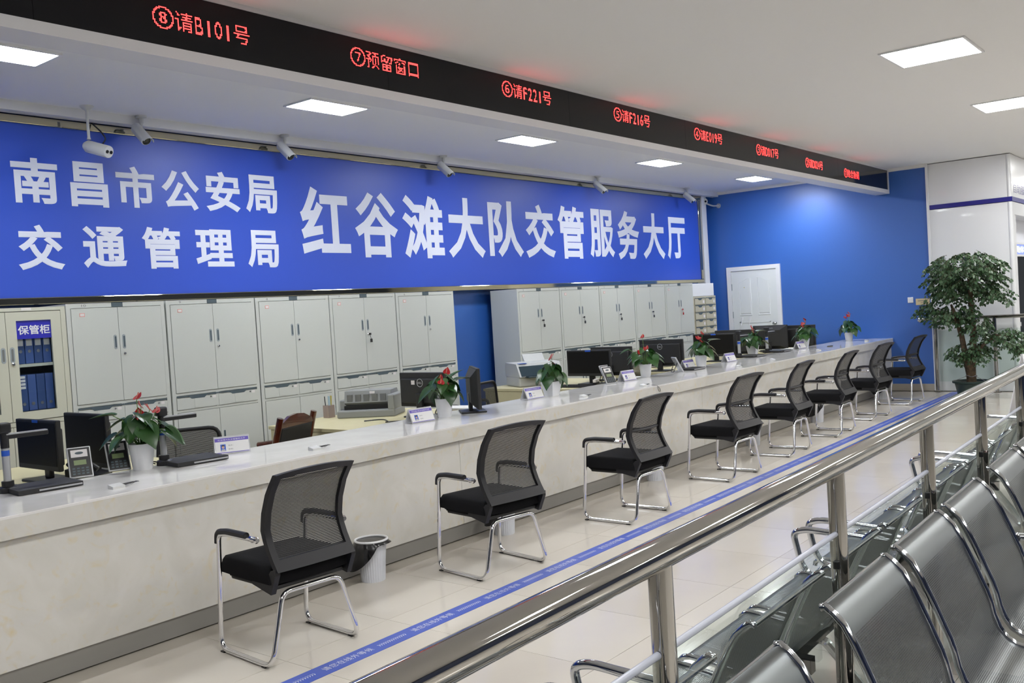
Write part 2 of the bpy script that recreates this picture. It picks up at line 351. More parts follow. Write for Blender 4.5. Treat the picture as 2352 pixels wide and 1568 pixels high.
# door in the blue wall
dr = MB().box(XW - .035, XW, 6.178, 6.248, 0, 2.022).box(XW - .035, XW, 7.05, 7.126, 0, 2.022).box(XW - .035, XW, 6.178, 7.126, 2.022, 2.09)
door = tag(dr.build('door_1', M_white), 'white panelled door with white casing in the blue end wall', kind='structure')
MB().box(XW - .022, XW, 6.25, 7.045, .01, 2.018).build('door_leaf', M_doorwhite, door)
def arch_panel(y0, y1, z0, zs, zp, flip):
    pts = [(y0, z0), (y1, z0)]
    n = 10
    for k in range(n + 1):
        t = k / n; y = y1 + (y0 - y1) * t; q = t if flip else 1 - t
        pts.append((y, zs + (zp - zs) * (0.5 - 0.5 * math.cos(PI * q))))
    return pts
for (y0, y1, fl_) in ((6.70, 6.92, False), (6.375, 6.59, True)):
    P = arch_panel(y0, y1, 1.258, 1.834, 1.896, not fl_)
    cy = sum(p[0] for p in P) / len(P); cz = sum(p[1] for p in P) / len(P)
    inner = [(cy + (p[0] - cy) * .80, cz + (p[1] - cz) * .92) for p in P]
    n = len(P); m_ = MB(); vs = [(XW - .022, *p) for p in P] + [(XW - .028, cy + (p[0] - cy) * .95, cz + (p[1] - cz) * .98) for p in P] + [(XW - .023, cy + (p[0] - cy) * .86, cz + (p[1] - cz) * .95) for p in P] + [(XW - .029, *p) for p in inner]
    fs = [(a * n + i, a * n + (i + 1) % n, (a + 1) * n + (i + 1) % n, (a + 1) * n + i) for a in range(3) for i in range(n)] + [tuple(range(3 * n, 4 * n))]
    m_.add(vs, fs).build('door_panel', M_doorwhite, door)
m_ = MB()
for (y0, y1, z0, z1) in ((6.378, 6.933, .2, 1.155),):
    m_.box(XW - .027, XW - .022, y0, y1, z0, z0 + .02).box(XW - .027, XW - .022, y0, y1, z1 - .02, z1).box(XW - .027, XW - .022, y0, y0 + .02, z0, z1).box(XW - .027, XW - .022, y1 - .02, y1, z0, z1).box(XW - .028, XW - .022, y0 + .06, y1 - .06, z0 + .06, z1 - .06)
m_.build('door_panel', M_doorwhite, door)
m_ = MB()
m_.lathe([(.028, 0), (.028, .01), (.012, .012), (.012, .035), (.027, .045), (.03, .06), (.02, .072)], 16, RT((XW - .022, 6.302, 1.115), (0, -PI / 2, 0)))
m_.build('door_knob', M_lock, door, smooth=True)
for z in (1.75, 1.28):
    MB().box(XW - .034, XW - .02, 7.038, 7.052, z - .055, z + .055).build('hinge', M_slot, door)
for y in (6.89, 6.745):
    MB().box(XW - .032, XW - .022, y - .018, y + .018, 1.19, 1.235).tube(fillet([(XW - .03, y, 1.2), (XW - .045, y, 1.13), (XW - .065, y, 1.09), (XW - .07, y, 1.12)], .02), .004, 6).build('coat_hook', M_white, door, smooth=True)
MB().tube([(XW - .022, 6.819, 1.735), (XW - .03, 6.819, 1.735)], .008, 10).box(XW - .027, XW - .022, 6.815, 6.823, 1.69, 1.735).build('door_viewer', M_yellow, door)
# recess opening to the right of the white corner: lit sign, header lettering
sg = tag(text_obj('wall_lettering', '自助服务区', (15.02, 16.35, 2.83, 2.965), M_navy, None, .0, Matrix.Translation((0, 2.724, 0))), 'dark blue characters fixed high on the white corner wall', 'sign')
ls = thing('illuminated_sign', 'blue lit sign with white characters over the opening by the tree', 'sign', (0, 0, 0))
MB().box(14.90, 17.2, 2.75, 2.79, 1.955, 2.10).build('sign_panel', M_signlit, ls)
text_obj('lettering', '自助体验区', (14.95, 16.2, 1.975, 2.08), M_signtext, ls, .02, Matrix.Translation((0, 2.745, 0)))
MB().box(14.90, 17.2, 2.745, 2.79, 2.10, 2.13).box(14.90, 17.2, 2.745, 2.79, 1.925, 1.955).build('sign_edge', M_panelwhite, ls)
kio = thing('service_cabinet', 'dark grey tall machine standing in the opening past the tree', 'machine', (15.25, 3.02, 0))
MB().box(0, 1.5, .0, .2, 0, 1.86, b=.02).build('body', mat('dark_grey_machine', (.10, .10, .12), .3), kio)
MB().box(.2, 1.3, -.012, .0, 1.15, 1.75, b=.004).build('screen', M_blackgloss, kio)
MB().box(.2, 1.3, -.05, .0, .85, .92, b=.01).build('ledge', M_silver, kio)

# ------------------------------------------------------------------ ceiling lights
def light(name, x, y, sx, sy, m, label, group):
    t = thing(name, label, 'light', (x, y, H), 0, group)
    f = .018
    MB().box(-sx / 2 - f, sx / 2 + f, -sy / 2 - f, -sy / 2, -.012, 0).box(-sx / 2 - f, sx / 2 + f, sy / 2, sy / 2 + f, -.012, 0).box(-sx / 2 - f, -sx / 2, -sy / 2, sy / 2, -.012, 0).box(sx / 2, sx / 2 + f, -sy / 2, sy / 2, -.012, 0).build('frame', M_ceilframe, t)
    MB().box(-sx / 2, sx / 2, -sy / 2, sy / 2, -.008, -.001).build('diffuser', m, t)
    return t
labs = ['square ceiling panel light above the round-lensed camera at the left edge', 'ceiling panel light above the large banner\'s first row of characters, second of five', 'middle one of five ceiling panel lights behind the red number display',
        'ceiling panel light behind the display, second from the blue end wall', 'ceiling panel light closest to the blue end wall, behind the display']
for x, l in zip((2.64, 5.26, 7.99, 10.80, 13.70), labs):
    light('ceiling_light', x, 6.04, .60, .32, M_diff_in, l, 'panel lights over the staff side')
t = thing('ceiling_light', 'round recessed downlight close to the blue wall, hidden behind the display', 'light', (14.28, 5.55, H))
MB().lathe([(.085, 0), (.085, -.006), (.07, -.008), (.065, -.002)], 24).build('frame', M_ceilframe, t, smooth=True)
sl = bpy.data.lights.new('downlight', 'SPOT'); sl.energy = 58; sl.spot_size = math.radians(120); sl.spot_blend = 1; sl.shadow_soft_size = .06; sl.color = (.93, .97, 1)
so = bpy.data.objects.new('downlight', sl); COL.objects.link(so); so.parent = t; so.location = (0, 0, -.03); so.rotation_euler = (0, -.35, 0)
for i, x in enumerate((-1.0, 1.95, 4.88, 7.80, 10.74, 13.66, 16.6, 19.5)):
    for j, y in enumerate((1.94, -1.2, -4.4)):
        if j == 0 and i == 3: l = 'large bright ceiling panel light over the hall, wholly in view'
        elif j == 0 and i == 4: l = 'ceiling panel light cut by the right edge of the photo'
        elif j == 0 and i == 5: l = 'small far ceiling panel light above the white corner wall'
        else: l = 'square ceiling panel light of the waiting hall, outside the view'
        light('ceiling_light', x, y, .60, .58, M_diff_out, l, 'panel lights over the waiting hall')

# ------------------------------------------------------------------ LED display box
led = thing('number_display', 'long black display with red characters hanging from the ceiling', 'display', (0, 0, 0))
YF = 4.40
MB().box(-3, XW - .03, YF, 4.59, 3.01, H - .001).build('housing', M_shell, led)
MB().box(-3, XW - .03, YF - .02, YF, 3.01, 3.068).box(-3, XW - .03, YF - .02, YF, 3.358, H - .001).box(XW - .08, XW - .03, YF - .02, YF, 3.068, 3.358).build('face_rim', M_shell, led)
for k, (a, b) in enumerate(((-3, -.4), (-.398, 2.09), (2.092, 4.35), (4.352, 6.4), (6.402, 8.39), (8.392, 10.05), (10.052, 12.66), (12.662, XW - .08))):
    MB().box(a, b, YF - .012, YF, 3.068, 3.358).build('display_panel', M_ledface, led)
def led_msg(s, x0, x1, z0, z1, widths):
    """dot matrix: 16 dots high, characters 16 or 8 dots wide"""
    p = (z1 - z0) / 16; cx = 0; total = sum(widths); px = (x1 - x0) / total
    for ch, wd in zip(s, widths):
        mb = MB()
        vs, fs = glyphs(ch, 0.0, 1.0, 4)
        xs = [v.x for v in vs]; ys = [v.y for v in vs]
        if wd == 16: ax, bx, ay, by = 0.0, 1.0, -.12, .88
        else: md = (min(xs) + max(xs)) / 2; ax, bx, ay, by = md - .29, md + .29, -.06, .80
        if ch in '①②③④⑤⑥⑦⑧': ax, bx, ay, by = min(xs), max(xs), min(ys), max(ys)
        tris = []
        for f in fs:
            for k in range(1, len(f) - 1): tris.append((vs[f[0]], vs[f[k]], vs[f[k + 1]]))
        tris = [(a, b, c, min(a.x, b.x, c.x), max(a.x, b.x, c.x), min(a.y, b.y, c.y), max(a.y, b.y, c.y)) for a, b, c in tris]
        def inside(x, y):
            for a, b, c, lx, hx, ly, hy in tris:
                if x < lx or x > hx or y < ly or y > hy: continue
                d1 = (x - b.x) * (a.y - b.y) - (a.x - b.x) * (y - b.y); d2 = (x - c.x) * (b.y - c.y) - (b.x - c.x) * (y - c.y); d3 = (x - a.x) * (c.y - a.y) - (c.x - a.x) * (y - a.y)
                if not ((d1 < 0 or d2 < 0 or d3 < 0) and (d1 > 0 or d2 > 0 or d3 > 0)): return True
            return False
        cov = {}
        for i in range(wd):
            for j in range(16):
                c = 0
                for a in (.17, .5, .83):
                    for b in (.17, .5, .83):
                        if inside(ax + (bx - ax) * (i + a) / wd, ay + (by - ay) * (j + b) / 16): c += 1
                cov[i, j] = c
        for (i, j), c in cov.items():
            if c >= 5:
                X = x0 + (cx + i + .5) * px; Z = z0 + (j + .5) * p; r = p * .45
                mb.add([(X + r * math.cos(k * PI / 4 + PI / 8), YF - .0135, Z + r * math.sin(k * PI / 4 + PI / 8)) for k in range(8)], [tuple(range(8))])
        cx += wd
        mb.build('character', M_led, led)
F, Hf = 16, 8
led_msg('⑧请B101号', 2.696, 3.294, 3.158, 3.272, [F, F, Hf, Hf, Hf, Hf, F])
led_msg('⑦预留窗口', 4.036, 4.653, 3.185, 3.301, [F] * 5)
led_msg('⑥请F221号', 5.532, 6.161, 3.200, 3.318, [F, F, Hf, Hf, Hf, Hf, F])
led_msg('⑤请F216号', 7.084, 7.715, 3.200, 3.320, [F, F, Hf, Hf, Hf, Hf, F])
led_msg('④请E019号', 8.578, 9.210, 3.190, 3.310, [F, F, Hf, Hf, Hf, Hf, F])
led_msg('③请D017号', 10.057, 10.68, 3.170, 3.292, [F, F, Hf, Hf, Hf, Hf, F])
led_msg('②请D024号', 11.512, 12.106, 3.148, 3.268, [F, F, Hf, Hf, Hf, Hf, F])
led_msg('①综合协调', 12.898, 13.499, 3.125, 3.245, [F] * 5)

# ------------------------------------------------------------------ banner
ban = thing('wall_banner', 'long blue banner with white characters above the filing cabinets', 'banner')
YB = 7.35
MB().box(-3.5, 14.33, YB, YB + .05, 1.918, 3.245).build('banner_face', M_banner, ban)
MB().box(-3.5, 14.42, YB - .02, YB + .12, 1.862, 1.918, b=.006).build('bottom_frame', M_gold, ban)
MB().box(-3.5, 14.42, YB - .02, YB + .12, 3.245, 3.305, b=.006).build('top_frame', M_gold, ban)
MB().box(14.33, 14.40, YB - .02, YB + .12, 1.918, 3.245, b=.006).build('side_frame', M_gold, ban)
MB().box(-3.5, 14.42, YB + .05, YL, 1.88, 3.3).build('backing_board', M_black, ban)
rows = [('南昌市公安局', [(3.24, 3.594, 2.642, 2.991), (3.689, 4.0, 2.635, 2.994), (4.073, 4.419, 2.647, 2.991), (4.482, 4.848, 2.647, 2.991), (4.913, 5.273, 2.651, 3.012), (5.333, 5.696, 2.657, 3.011)]),
        ('交通管理局', [(3.246, 3.601, 2.129, 2.479), (3.752, 4.122, 2.144, 2.481), (4.265, 4.625, 2.135, 2.49), (4.771, 5.163, 2.152, 2.486), (5.315, 5.672, 2.143, 2.493)]),
        ('红谷滩大队交管服务大厅', [(5.957, 6.591, 2.277, 2.945), (6.665, 7.286, 2.245, 2.938), (7.364, 8.02, 2.239, 2.946), (8.094, 8.752, 2.248, 2.957), (8.834, 9.511, 2.262, 2.96), (9.563, 10.211, 2.255, 2.951), (10.289, 10.914, 2.247, 2.963), (11.044, 11.683, 2.267, 2.955), (11.774, 12.393, 2.24, 2.962), (12.494, 13.166, 2.25, 2.961), (13.246, 13.855, 2.252, 2.925)])]
for s_, bx in rows:
    for ch, b in zip(s_, bx):
        text_obj('character', ch, b, M_letter, ban, .028, Matrix.Translation((0, YB - .002, 0)))

# ------------------------------------------------------------------ surveillance cameras
def bullet_body(t, T, L=.2, r=.036):
    m1 = MB().lathe([(r * .85, 0), (r, .01), (r, L - .005), (r * .9, L)], 20, T); m1.build('camera_body', M_camwhite, t, smooth=True)
    m2 = MB(); n = 12; R0 = r + .004
    vs = []
    for zz in (-.0, L + .03):
        for k in range(n + 1):
            a = PI * (.08 + .84 * k / n); vs.append((R0 * math.cos(a), R0 * math.sin(a), zz))
        for k in range(n + 1):
            a = PI * (.08 + .84 * (n - k) / n); vs.append(((R0 + .003) * math.cos(a), (R0 + .003) * math.sin(a), zz))
    q = 2 * (n + 1); m2.add(vs, [tuple(range(q)), tuple(range(q, 2 * q))] + [(i, (i + 1) % q, (i + 1) % q + q, i + q) for i in range(q)], T)
    m2.build('sunshade', M_camwhite, t, smooth=True)
    MB().lathe([(r * .82, L - .004), (r * .82, L + .002), (r * .6, L + .003)], 20, T).build('lens_window', M_lens, t, smooth=True)
def aim(loc, d):
    d = Vector(d).normalized(); z = d; x = Vector((0, 0, 1)).cross(z) * -1; x = x.normalized(); y = z.cross(x)
    if y.z < 0: x = -x; y = z.cross(x)
    M = Matrix(((x.x, y.x, z.x, loc[0]), (x.y, y.y, z.y, loc[1]), (x.z, y.z, z.z, loc[2]), (0, 0, 0, 1))); return M
cl = ['second from the left', 'above the gap between small and large characters', 'above the third large character', 'above the seventh large character', 'at the far end of the banner']
for (x, y), l in zip(((4.24, 7.18), (5.70, 7.18), (7.91, 7.18), (11.08, 7.18), (13.68, 7.18)), cl):
    t = thing('security_camera', 'short white bullet camera on the ceiling, ' + l, 'camera', (x, y, H), 0, 'bullet cameras along the banner')
    MB().lathe([(.045, 0), (.045, -.015), (.018, -.022), (.018, -.06)], 16).build('ceiling_mount', M_camwhite, t, smooth=True)
    MB().tube([(0, 0, -.05), (-.02, -.02, -.12)], .014, 8).build('camera_arm', M_camwhite, t, smooth=True)
    bullet_body(t, aim((-.04, .03, -.10), (.05, -.72, -.66)), .19, .042)
t = thing('security_camera', 'two-eyed white camera on a long drop rod, leftmost over the banner', 'camera', (3.74, 7.10, H), 0)
MB().lathe([(.055, 0), (.05, -.01), (.014, -.035), (.011, -.05), (.011, -.24), (.016, -.26)], 16).build('drop_rod', M_camwhite, t, smooth=True)
Tc = aim((.0, .02, -.31), (.30, -.85, -.30))
MB().lathe([(.03, -.03), (.048, 0), (.048, .20), (.045, .205)], 20, Tc).build('camera_body', M_camwhite, t, smooth=True)
MB().lathe([(.046, .204), (.046, .208)], 20, Tc).build('face_plate', M_white, t)
for s_ in (-.02, .02):
    MB().lathe([(.014, .208), (.013, .213)], 14, Tc @ Matrix.Translation((s_, 0, 0))).build('lens', M_lens, t)
MB().tube(fillet([(.15, .22, -.08), (.17, .12, -.16), (.14, .0, -.24), (.08, -.06, -.29)], .08), .006, 8).build('cable', M_black, t, smooth=True)
t = thing('security_camera', 'two-eyed white camera on a bracket in the blue corner', 'camera', (XW, 7.22, 3.22), 0)
MB().lathe([(.04, 0), (.04, .012)], 16, RT((0, 0, -.06), (0, -PI / 2, 0))).tube(fillet([(-.01, 0, -.06), (-.12, .06, -.06), (-.22, .16, 0)], .04), .014, 10).build('wall_bracket', M_silver, t, smooth=True)
Tc = aim((-.14, .20, .03), (-.89, -.45, -.10))
MB().lathe([(.05, 0), (.06, .01), (.06, .16), (.058, .165)], 20, Tc).build('camera_body', M_camwhite, t, smooth=True)
for s_ in (-.026, .026): MB().lathe([(.018, .165), (.017, .17)], 14, Tc @ Matrix.Translation((s_, 0, 0))).build('lens', M_lens, t)

# ------------------------------------------------------------------ filing cabinets
def cabinet(name, x0, x1, label, zdig, keyed=0):
    W = x1 - x0; t = thing(name, label, 'cabinet', (x0, 6.95, 0), 0, 'grey steel filing cabinets')
    MB().box(.002, W - .002, 0, .40, 0, 1.845).build('carcass', M_cab, t)
    f = .035
    m = MB().box(.002, f, -.012, 0, 0, 1.845).box(W - f, W - .002, -.012, 0, 0, 1.845).box(f, W - f, -.012, 0, 1.812, 1.845).box(f, W - f, -.012, 0, 1.062, 1.082).box(f, W - f, -.012, 0, .925, .943).box(f, W - f, -.012, 0, 0, .07).box(W / 2 - .022, W / 2 + .022, -.012, 0, .943, 1.062)
    m.build('face_frame', M_cab, t)
    MB().box(W / 2 - .045, W / 2 + .045, -.016, -.012, 1.812, 1.845).build('name_tab', M_gap, t)
    for sgn in (-1, 1):
        a, b = (f + .003, W / 2 - .002) if sgn < 0 else (W / 2 + .002, W - f - .003)
        d = MB().box(a, b, -.016, 0, 1.086, 1.808).build('door', M_cab, t)
        hx = W / 2 + sgn * .035
        stadium(MB(), hx, 1.54, .013, .056, -.0175, -.016).build('recessed_handle', M_slot, d)
        stadium(MB(), hx + .002, 1.54, .0065, .044, -.0182, -.0175).build('handle_recess', M_gap, d)
        if sgn > 0:
            lk = MB().lathe([(.010, 0), (.010, .006), (.007, .01)], 12, RT((hx, -.016, 1.447), (PI / 2, 0, 0))).build('lock', M_lock, d, smooth=True)
            if keyed:
                MB().tube([(hx, -.022, 1.447), (hx, -.04, 1.447)], .003, 6).box(hx - .014, hx + .014, -.044, -.038, 1.438, 1.458).tube([(hx, -.04, 1.445), (hx + .012, -.04, 1.40)], .002, 5).box(hx + .002, hx + .026, -.044, -.036, 1.365, 1.40).build('key', M_flower if keyed == 2 else M_black, d)
        else:
            s_ = MB().box(a + .062, a + .102, -.0172, -.016, 1.745, 1.772).build('sticker', M_pink, d)
            MB().box(a + .066, a + .098, -.0178, -.0172, 1.749, 1.768).build('sticker_face', M_sticker, d)
        # drawer
        dw = MB().box(a, b, -.016, 0, .947, 1.040).build('drawer', M_cab, t)
        mid = (a + b) / 2
        MB().prism([(a, 1.058), (b, 1.058), (b, 1.048), (mid + .085, 1.048), (mid + .06, 1.028), (mid - .06, 1.028), (mid - .085, 1.048), (a, 1.048)], -.017, -.013, 'y').build('finger_pull', M_gap, dw)
        MB().box(mid - .035, mid + .035, -.0185, -.016, .955, 1.028).build('label_holder', M_cab, dw)
        MB().lathe([(.007, 0), (.007, .005)], 10, RT((b - .075, -.016, 1.028), (PI / 2, 0, 0))).build('lock', M_lock, dw)
        MB().box(b - .055, b - .025, -.0172, -.016, 1.015, 1.036).build('sticker', M_sticker, dw)
        d2 = MB().box(a, b, -.016, 0, .074, .921).build('lower_door', M_cab, t)
        stadium(MB(), hx, .68, .009, .048, -.0175, -.016).build('recessed_handle', M_gap, d2)
    if zdig: text_obj('number', zdig, (.12, .12 + .018 * len(zdig), 1.820, 1.838), M_greyprint, t, 0, Matrix.Translation((0, -.0125, 0)))
    return t
cabs = [(3.375, 4.180, 'grey steel cabinet beside the glass-door cabinet', '10', 0), (4.192, 5.050, 'grey steel cabinet behind the mesh office chair', '9', 0),
        (5.058, 5.892, 'grey steel cabinet behind the dot matrix printer, third of its row', '8', 0), (5.900, 6.772, 'grey steel cabinet with a small key hanging, left group', '7', 1), (6.782, 7.664, 'grey steel cabinet at the edge of the blue gap, right end of its row', '6', 0),
        (8.790, 9.655, 'grey steel cabinet with its side panel facing the blue gap', '5', 1), (9.665, 10.565, 'grey steel cabinet behind the two back-to-back black monitors', '4', 1), (10.573, 11.458, 'grey steel cabinet with two keys, middle of the far row', '3', 1),
        (11.468, 12.336, 'grey steel cabinet second from the beige card cabinet', '2', 1), (12.346, 13.228, 'grey steel cabinet with red key tag by the beige card cabinet', '1', 2)]
for a, b, l, dg, k in cabs: cabinet('filing_cabinet', a, b, l, dg, k)
# glass door cabinet
t = thing('glass_door_cabinet', 'cream steel cabinet with glass doors and blue binders inside', 'cabinet', (2.50, 6.95, 0))
W = .87
MB().box(0, .02, .0, .4, 0, 1.83).box(W - .02, W, 0, .4, 0, 1.83).box(0, W, .38, .4, 0, 1.83).box(0, W, 0, .4, 1.81, 1.83).box(0, W, 0, .4, 0, .99).build('carcass', M_cab2, t)
MB().box(.02, W - .02, .01, .38, 1.403, 1.424).build('shelf', M_cab2, t)
MB().box(0, .035, -.012, 0, 0, 1.83).box(W - .035, W, -.012, 0, 0, 1.83).box(.035, W - .035, -.012, 0, 1.805, 1.83).box(.035, W - .035, -.012, 0, .985, 1.015).box(.035, W - .035, -.012, 0, 0, .06).build('face_frame', M_cab2, t)
for sgn in (-1, 1):
    a, b = (.045, W / 2 + .002) if sgn < 0 else (W / 2 + .006, W - .04)
    a2, b2, z0, z1 = (a + .07, b - .072, 1.083, 1.737)
    d = MB().box(a, a2, -.016, 0, 1.02, 1.80).box(b2, b, -.016, 0, 1.02, 1.80).box(a2, b2, -.016, 0, 1.02, z0).box(a2, b2, -.016, 0, z1, 1.80).build('door', M_cab2, t)
    MB().box(a2, b2, -.006, -.003, z0, z1).build('glass_pane', M_glass2, d)
    sgp = MB().box(a2, b2, -.0085, -.0065, 1.605, z1).build('blue_sign', M_signblue, d)
    text_obj('sign_lettering', '保管柜', (a2 + .012, b2 - .008, 1.636, 1.702), M_whiteprint, d, .02, Matrix.Translation((0, -.009, 0)))
    hx = (b - .028) if sgn < 0 else (a + .030)
    stadium(MB(), hx, 1.495, .016, .056, -.0175, -.016).build('recessed_handle', M_slot, d)
    stadium(MB(), hx, 1.495, .008, .044, -.0182, -.0175).build('handle_recess', M_darkgap, d)
    if sgn > 0: MB().lathe([(.012, 0), (.012, .006), (.007, .01)], 12, RT((hx, -.016, 1.43), (PI / 2, 0, 0))).build('lock', M_lock, d, smooth=True)
    MB().box(a, b, -.016, 0, .06, .98).build('lower_door', M_cab2, t)
MB().box(W / 2 + .12, W / 2 + .19, -.0135, -.012, 1.810, 1.828).build('sticker', M_sticker, t)
def binder(x, z, h, wd, lab, i):
    t = thing('ring_binder', lab, 'binder', (x, 6.98, z), 0, 'blue binders in the glass-door cabinet')
    MB().box(0, wd, 0, .26, 0, h, b=.003).build('cover', M_binder if i % 2 else M_binder2, t)
    MB().lathe([(.012, 0), (.012, .002), (.008, .002), (.007, .0005)], 14, RT((wd / 2, 0, .05 if h > .26 else .09), (PI / 2, 0, 0))).build('finger_ring', M_ring, t)
    if h < .26: MB().box(wd * .15, wd * .85, -.002, 0, .13, h - .005).build('spine_label', M_sticker, t)
    elif i == 0:
        for k in range(4): MB().box(.01, wd - .012, -.002, 0, .16 + k * .025, .178 + k * .025).build('spine_label', M_sticker, t)
    return t
o4 = ['first', 'second', 'third', 'fourth']
for k in range(4):
    binder(3.018 + k * .063, 1.085, .255 + .006, .058, 'blue binder on the lower shelf of the right door, ' + o4[k] + ' from its left', k)
    binder(3.018 + k * .063, 1.425, .25, .058, 'white-labelled blue binder, upper shelf of the right door, ' + o4[k] + ' from its left', k)
    binder(2.605 + k * .060, 1.085, .262, .056, 'blue binder on the lower shelf of the left door, ' + o4[k] + ' from its left', k + 1)
# card cabinet and white box
t = thing('card_file_cabinet', 'beige cabinet with two columns of small drawers by the blue end wall', 'cabinet', (13.34, 7.0, 0))
MB().box(0, .78, 0, .35, 0, 1.632).build('carcass', M_cream, t)
for c_ in range(2):
    for r_ in range(9):
        a = .04 + c_ * .365; z = 1.50 - r_ * .116
        d = MB().box(a, a + .335, -.012, 0, z, z + .100).build('drawer', M_cream, t)
        MB().prism([(a, z + .108), (a + .335, z + .108), (a + .335, z + .097), (a + .24, z + .097), (a + .20, z + .070), (a + .135, z + .070), (a + .095, z + .097), (a, z + .097)], -.016, -.012, 'y').build('finger_pull', M_gap, d)
        MB().box(a + .26, a + .315, -.014, -.012, z + .02, z + .065).build('label_holder', M_sticker, d)
t = tag(MB().box(13.345, 14.11, 7.02, 7.32, 1.634, 1.836, b=.004).build('white_box', M_white), 'plain white box lying on top of the beige card cabinet', 'box')

# ------------------------------------------------------------------ service counter
ct = thing('service_counter', 'long cream marble reception counter running to the blue wall', 'counter')
MB().prism([(4.4405, .797), (5.15, .797), (5.15, .81), (4.443, .81), (4.4405, .808)], -2.5, XW - .001, 'x').build('counter_top', M_topstone, ct)
MB().box(-2.5, XW - .001, 4.44, 4.465, .703, .7968).build('apron', M_marble, ct)
MB().box(-2.5, XW - .001, 4.466, 5.148, .775, .7968).build('top_support', M_desk, ct)
for k, (a, b) in enumerate(((-2.5, 1.2), (1.203, 4.9), (4.903, 8.6), (8.603, 12.3), (12.303, XW - .001))):
    MB().box(a, b, 4.472, 4.50, .104, .775).build('front_panel', M_marble, ct)
MB().box(-2.5, XW - .001, 4.482, 4.51, 0, .104).build('kick_plate', M_kick, ct)
MB().box(-2.5, XW - .001, 4.51, 4.53, 0, .775).build('back_board', M_desk, ct)

# ------------------------------------------------------------------ desks
def desk(x0, x1, lab, y1=6.55):
    t = thing('office_desk', lab, 'desk', (0, 0, 0), 0, 'pale wooden desks behind the counter')
    MB().box(x0, x1, 5.16, y1, .722, .75, b=.002).build('desk_top', M_desk, t)
    MB().box(x0 + .01, x0 + .032, 5.5, y1 - .02, 0, .722).build('side_panel', M_desk, t)
    MB().box(x1 - .032, x1 - .01, 5.2, y1 - .02, 0, .722).build('side_panel', M_desk, t)
    MB().box(x0 + .032, x1 - .032, y1 - .05, y1 - .03, .25, .722).build('back_panel', M_desk, t)
    MB().box(x0 + .032, x0 + .5, 5.6, y1 - .05, .50, .518).build('shelf', M_desk, t)
    return t
desk(1.3, 3.40, 'pale wooden desk under the leftmost pair of monitors')
desk(4.82, 6.15, 'pale wooden desk carrying the dot matrix printer')
desk(7.85, 9.06, 'pale wooden desk beside the blue gap carrying the large grey printer', 6.75)
desk(9.80, 10.9, 'pale wooden desk behind the third round-pot plant with a black monitor', 6.5)
desk(11.0, 12.75, 'pale wooden desk in front of the far cabinets with two monitors', 6.5)
desk(13.0, 14.6, 'pale wooden desk nearest the white door with two monitors', 6.4)

# ------------------------------------------------------------------ monitors
def monitor(x, y, ztop, rz, lab, kind, base_z=.75, width=.52, h=.30, logo=None, sticker=None):
    """rz = 0: the screen faces -y"""
    t = thing('monitor', lab, 'monitor', (x, y, base_z), rz)
    zt = ztop - base_z; w_ = width / 2
    MB().box(-w_, w_, -.018, .012, zt - h, zt, b=.006).build('casing', M_blackmat, t)
    MB().box(-w_ + .016, w_ - .016, -.0195, -.018, zt - h + .03, zt - .016).build('screen', M_blackgloss, t)
    if kind == 'deep':
        pts = [(-w_ * .98, zt - .01), (w_ * .98, zt - .01), (w_ * .98, zt - h + .01), (-w_ * .98, zt - h + .01)]; inn = [(-w_ * .62, zt - .075), (w_ * .62, zt - .075), (w_ * .62, zt - h + .05), (-w_ * .62, zt - h + .05)]
        MB().add([(p[0], .012, p[1]) for p in pts] + [(p[0], .055, p[1]) for p in inn], [(0, 1, 2, 3), (7, 6, 5, 4), (0, 4, 5, 1), (1, 5, 6, 2), (2, 6, 7, 3), (3, 7, 4, 0)]).build('rear_cover', M_blackmat, t)
    else:
        MB().box(-w_ * .9, w_ * .9, .010, .034, zt - h + .03, zt - .05, b=.012).build('rear_cover', M_blackmat, t)
    MB().box(-.035, .035, .03, .06, .01, zt - h + .12, b=.008).build('stand_neck', M_black, t)
    MB().box(-.12, .12, -.07, .13, 0, .014, b=.005).build('stand_base', M_black, t)
    T = Matrix.Rotation(PI, 4, 'Z')
    if logo == 'ring':
        c = [(.033 * math.cos(2 * PI * k / 28), .0345, zt - .085 + .033 * math.sin(2 * PI * k / 28)) for k in range(28)]
        MB().tube(c, .0022, 6, closed=True).build('ring_logo', M_silver, t)
        text_obj('logo_lettering', 'DELL', (-.024, .024, zt - .093, zt - .077), M_silver, t, .01, Matrix.Translation((0, .0352, 0)) @ T)
    elif logo == 'word':
        text_obj('logo_lettering', 'LENOVO', (-.06, .06, zt - .052, zt - .036), M_silver, t, .01, Matrix.Translation((0, .0425, 0)) @ T)
    if sticker == 'front':
        MB().box(-.035, .035, -.021, -.0185, zt - .018, zt - .002).build('sticker', M_bluelab, t)
    if sticker == 'rear': MB().box(.06, .10, .034, .036, zt - .10, zt - .065).build('sticker', M_sticker, t)
    return t
# screens towards -x : rz = -90deg ; backs towards -x : rz = +90deg
MF, MR = -PI / 2, PI / 2
monitor(2.57, 5.73, 1.120, MF, 'black monitor at far left, screen with red and blue stickers', 'flat', sticker='front')
monitor(2.87, 5.74, 1.120, MF, 'black monitor behind the plant with hanging leaves, second from the left edge', 'flat', h=.33)
monitor(5.665, 5.54, 1.120, MR, 'black monitor back with ring logo beside the dot matrix printer', 'flat', logo='ring', sticker='rear', h=.29)
monitor(5.60, 4.90, 1.165, math.radians(48) + PI * 0, 'black monitor seen edge-on standing on the counter by the blue gap', 'deep', base_z=.81, width=.46, h=.32)
monitor(8.34, 5.65, 1.12, MF, 'black monitor with blue sticker on top edge facing left by the grey printer', 'flat', sticker='front', width=.56, h=.28)
monitor(8.86, 5.70, 1.12, MR, 'black monitor back with ring logo directly behind the blue-stickered one', 'flat', logo='ring', width=.54, h=.32)
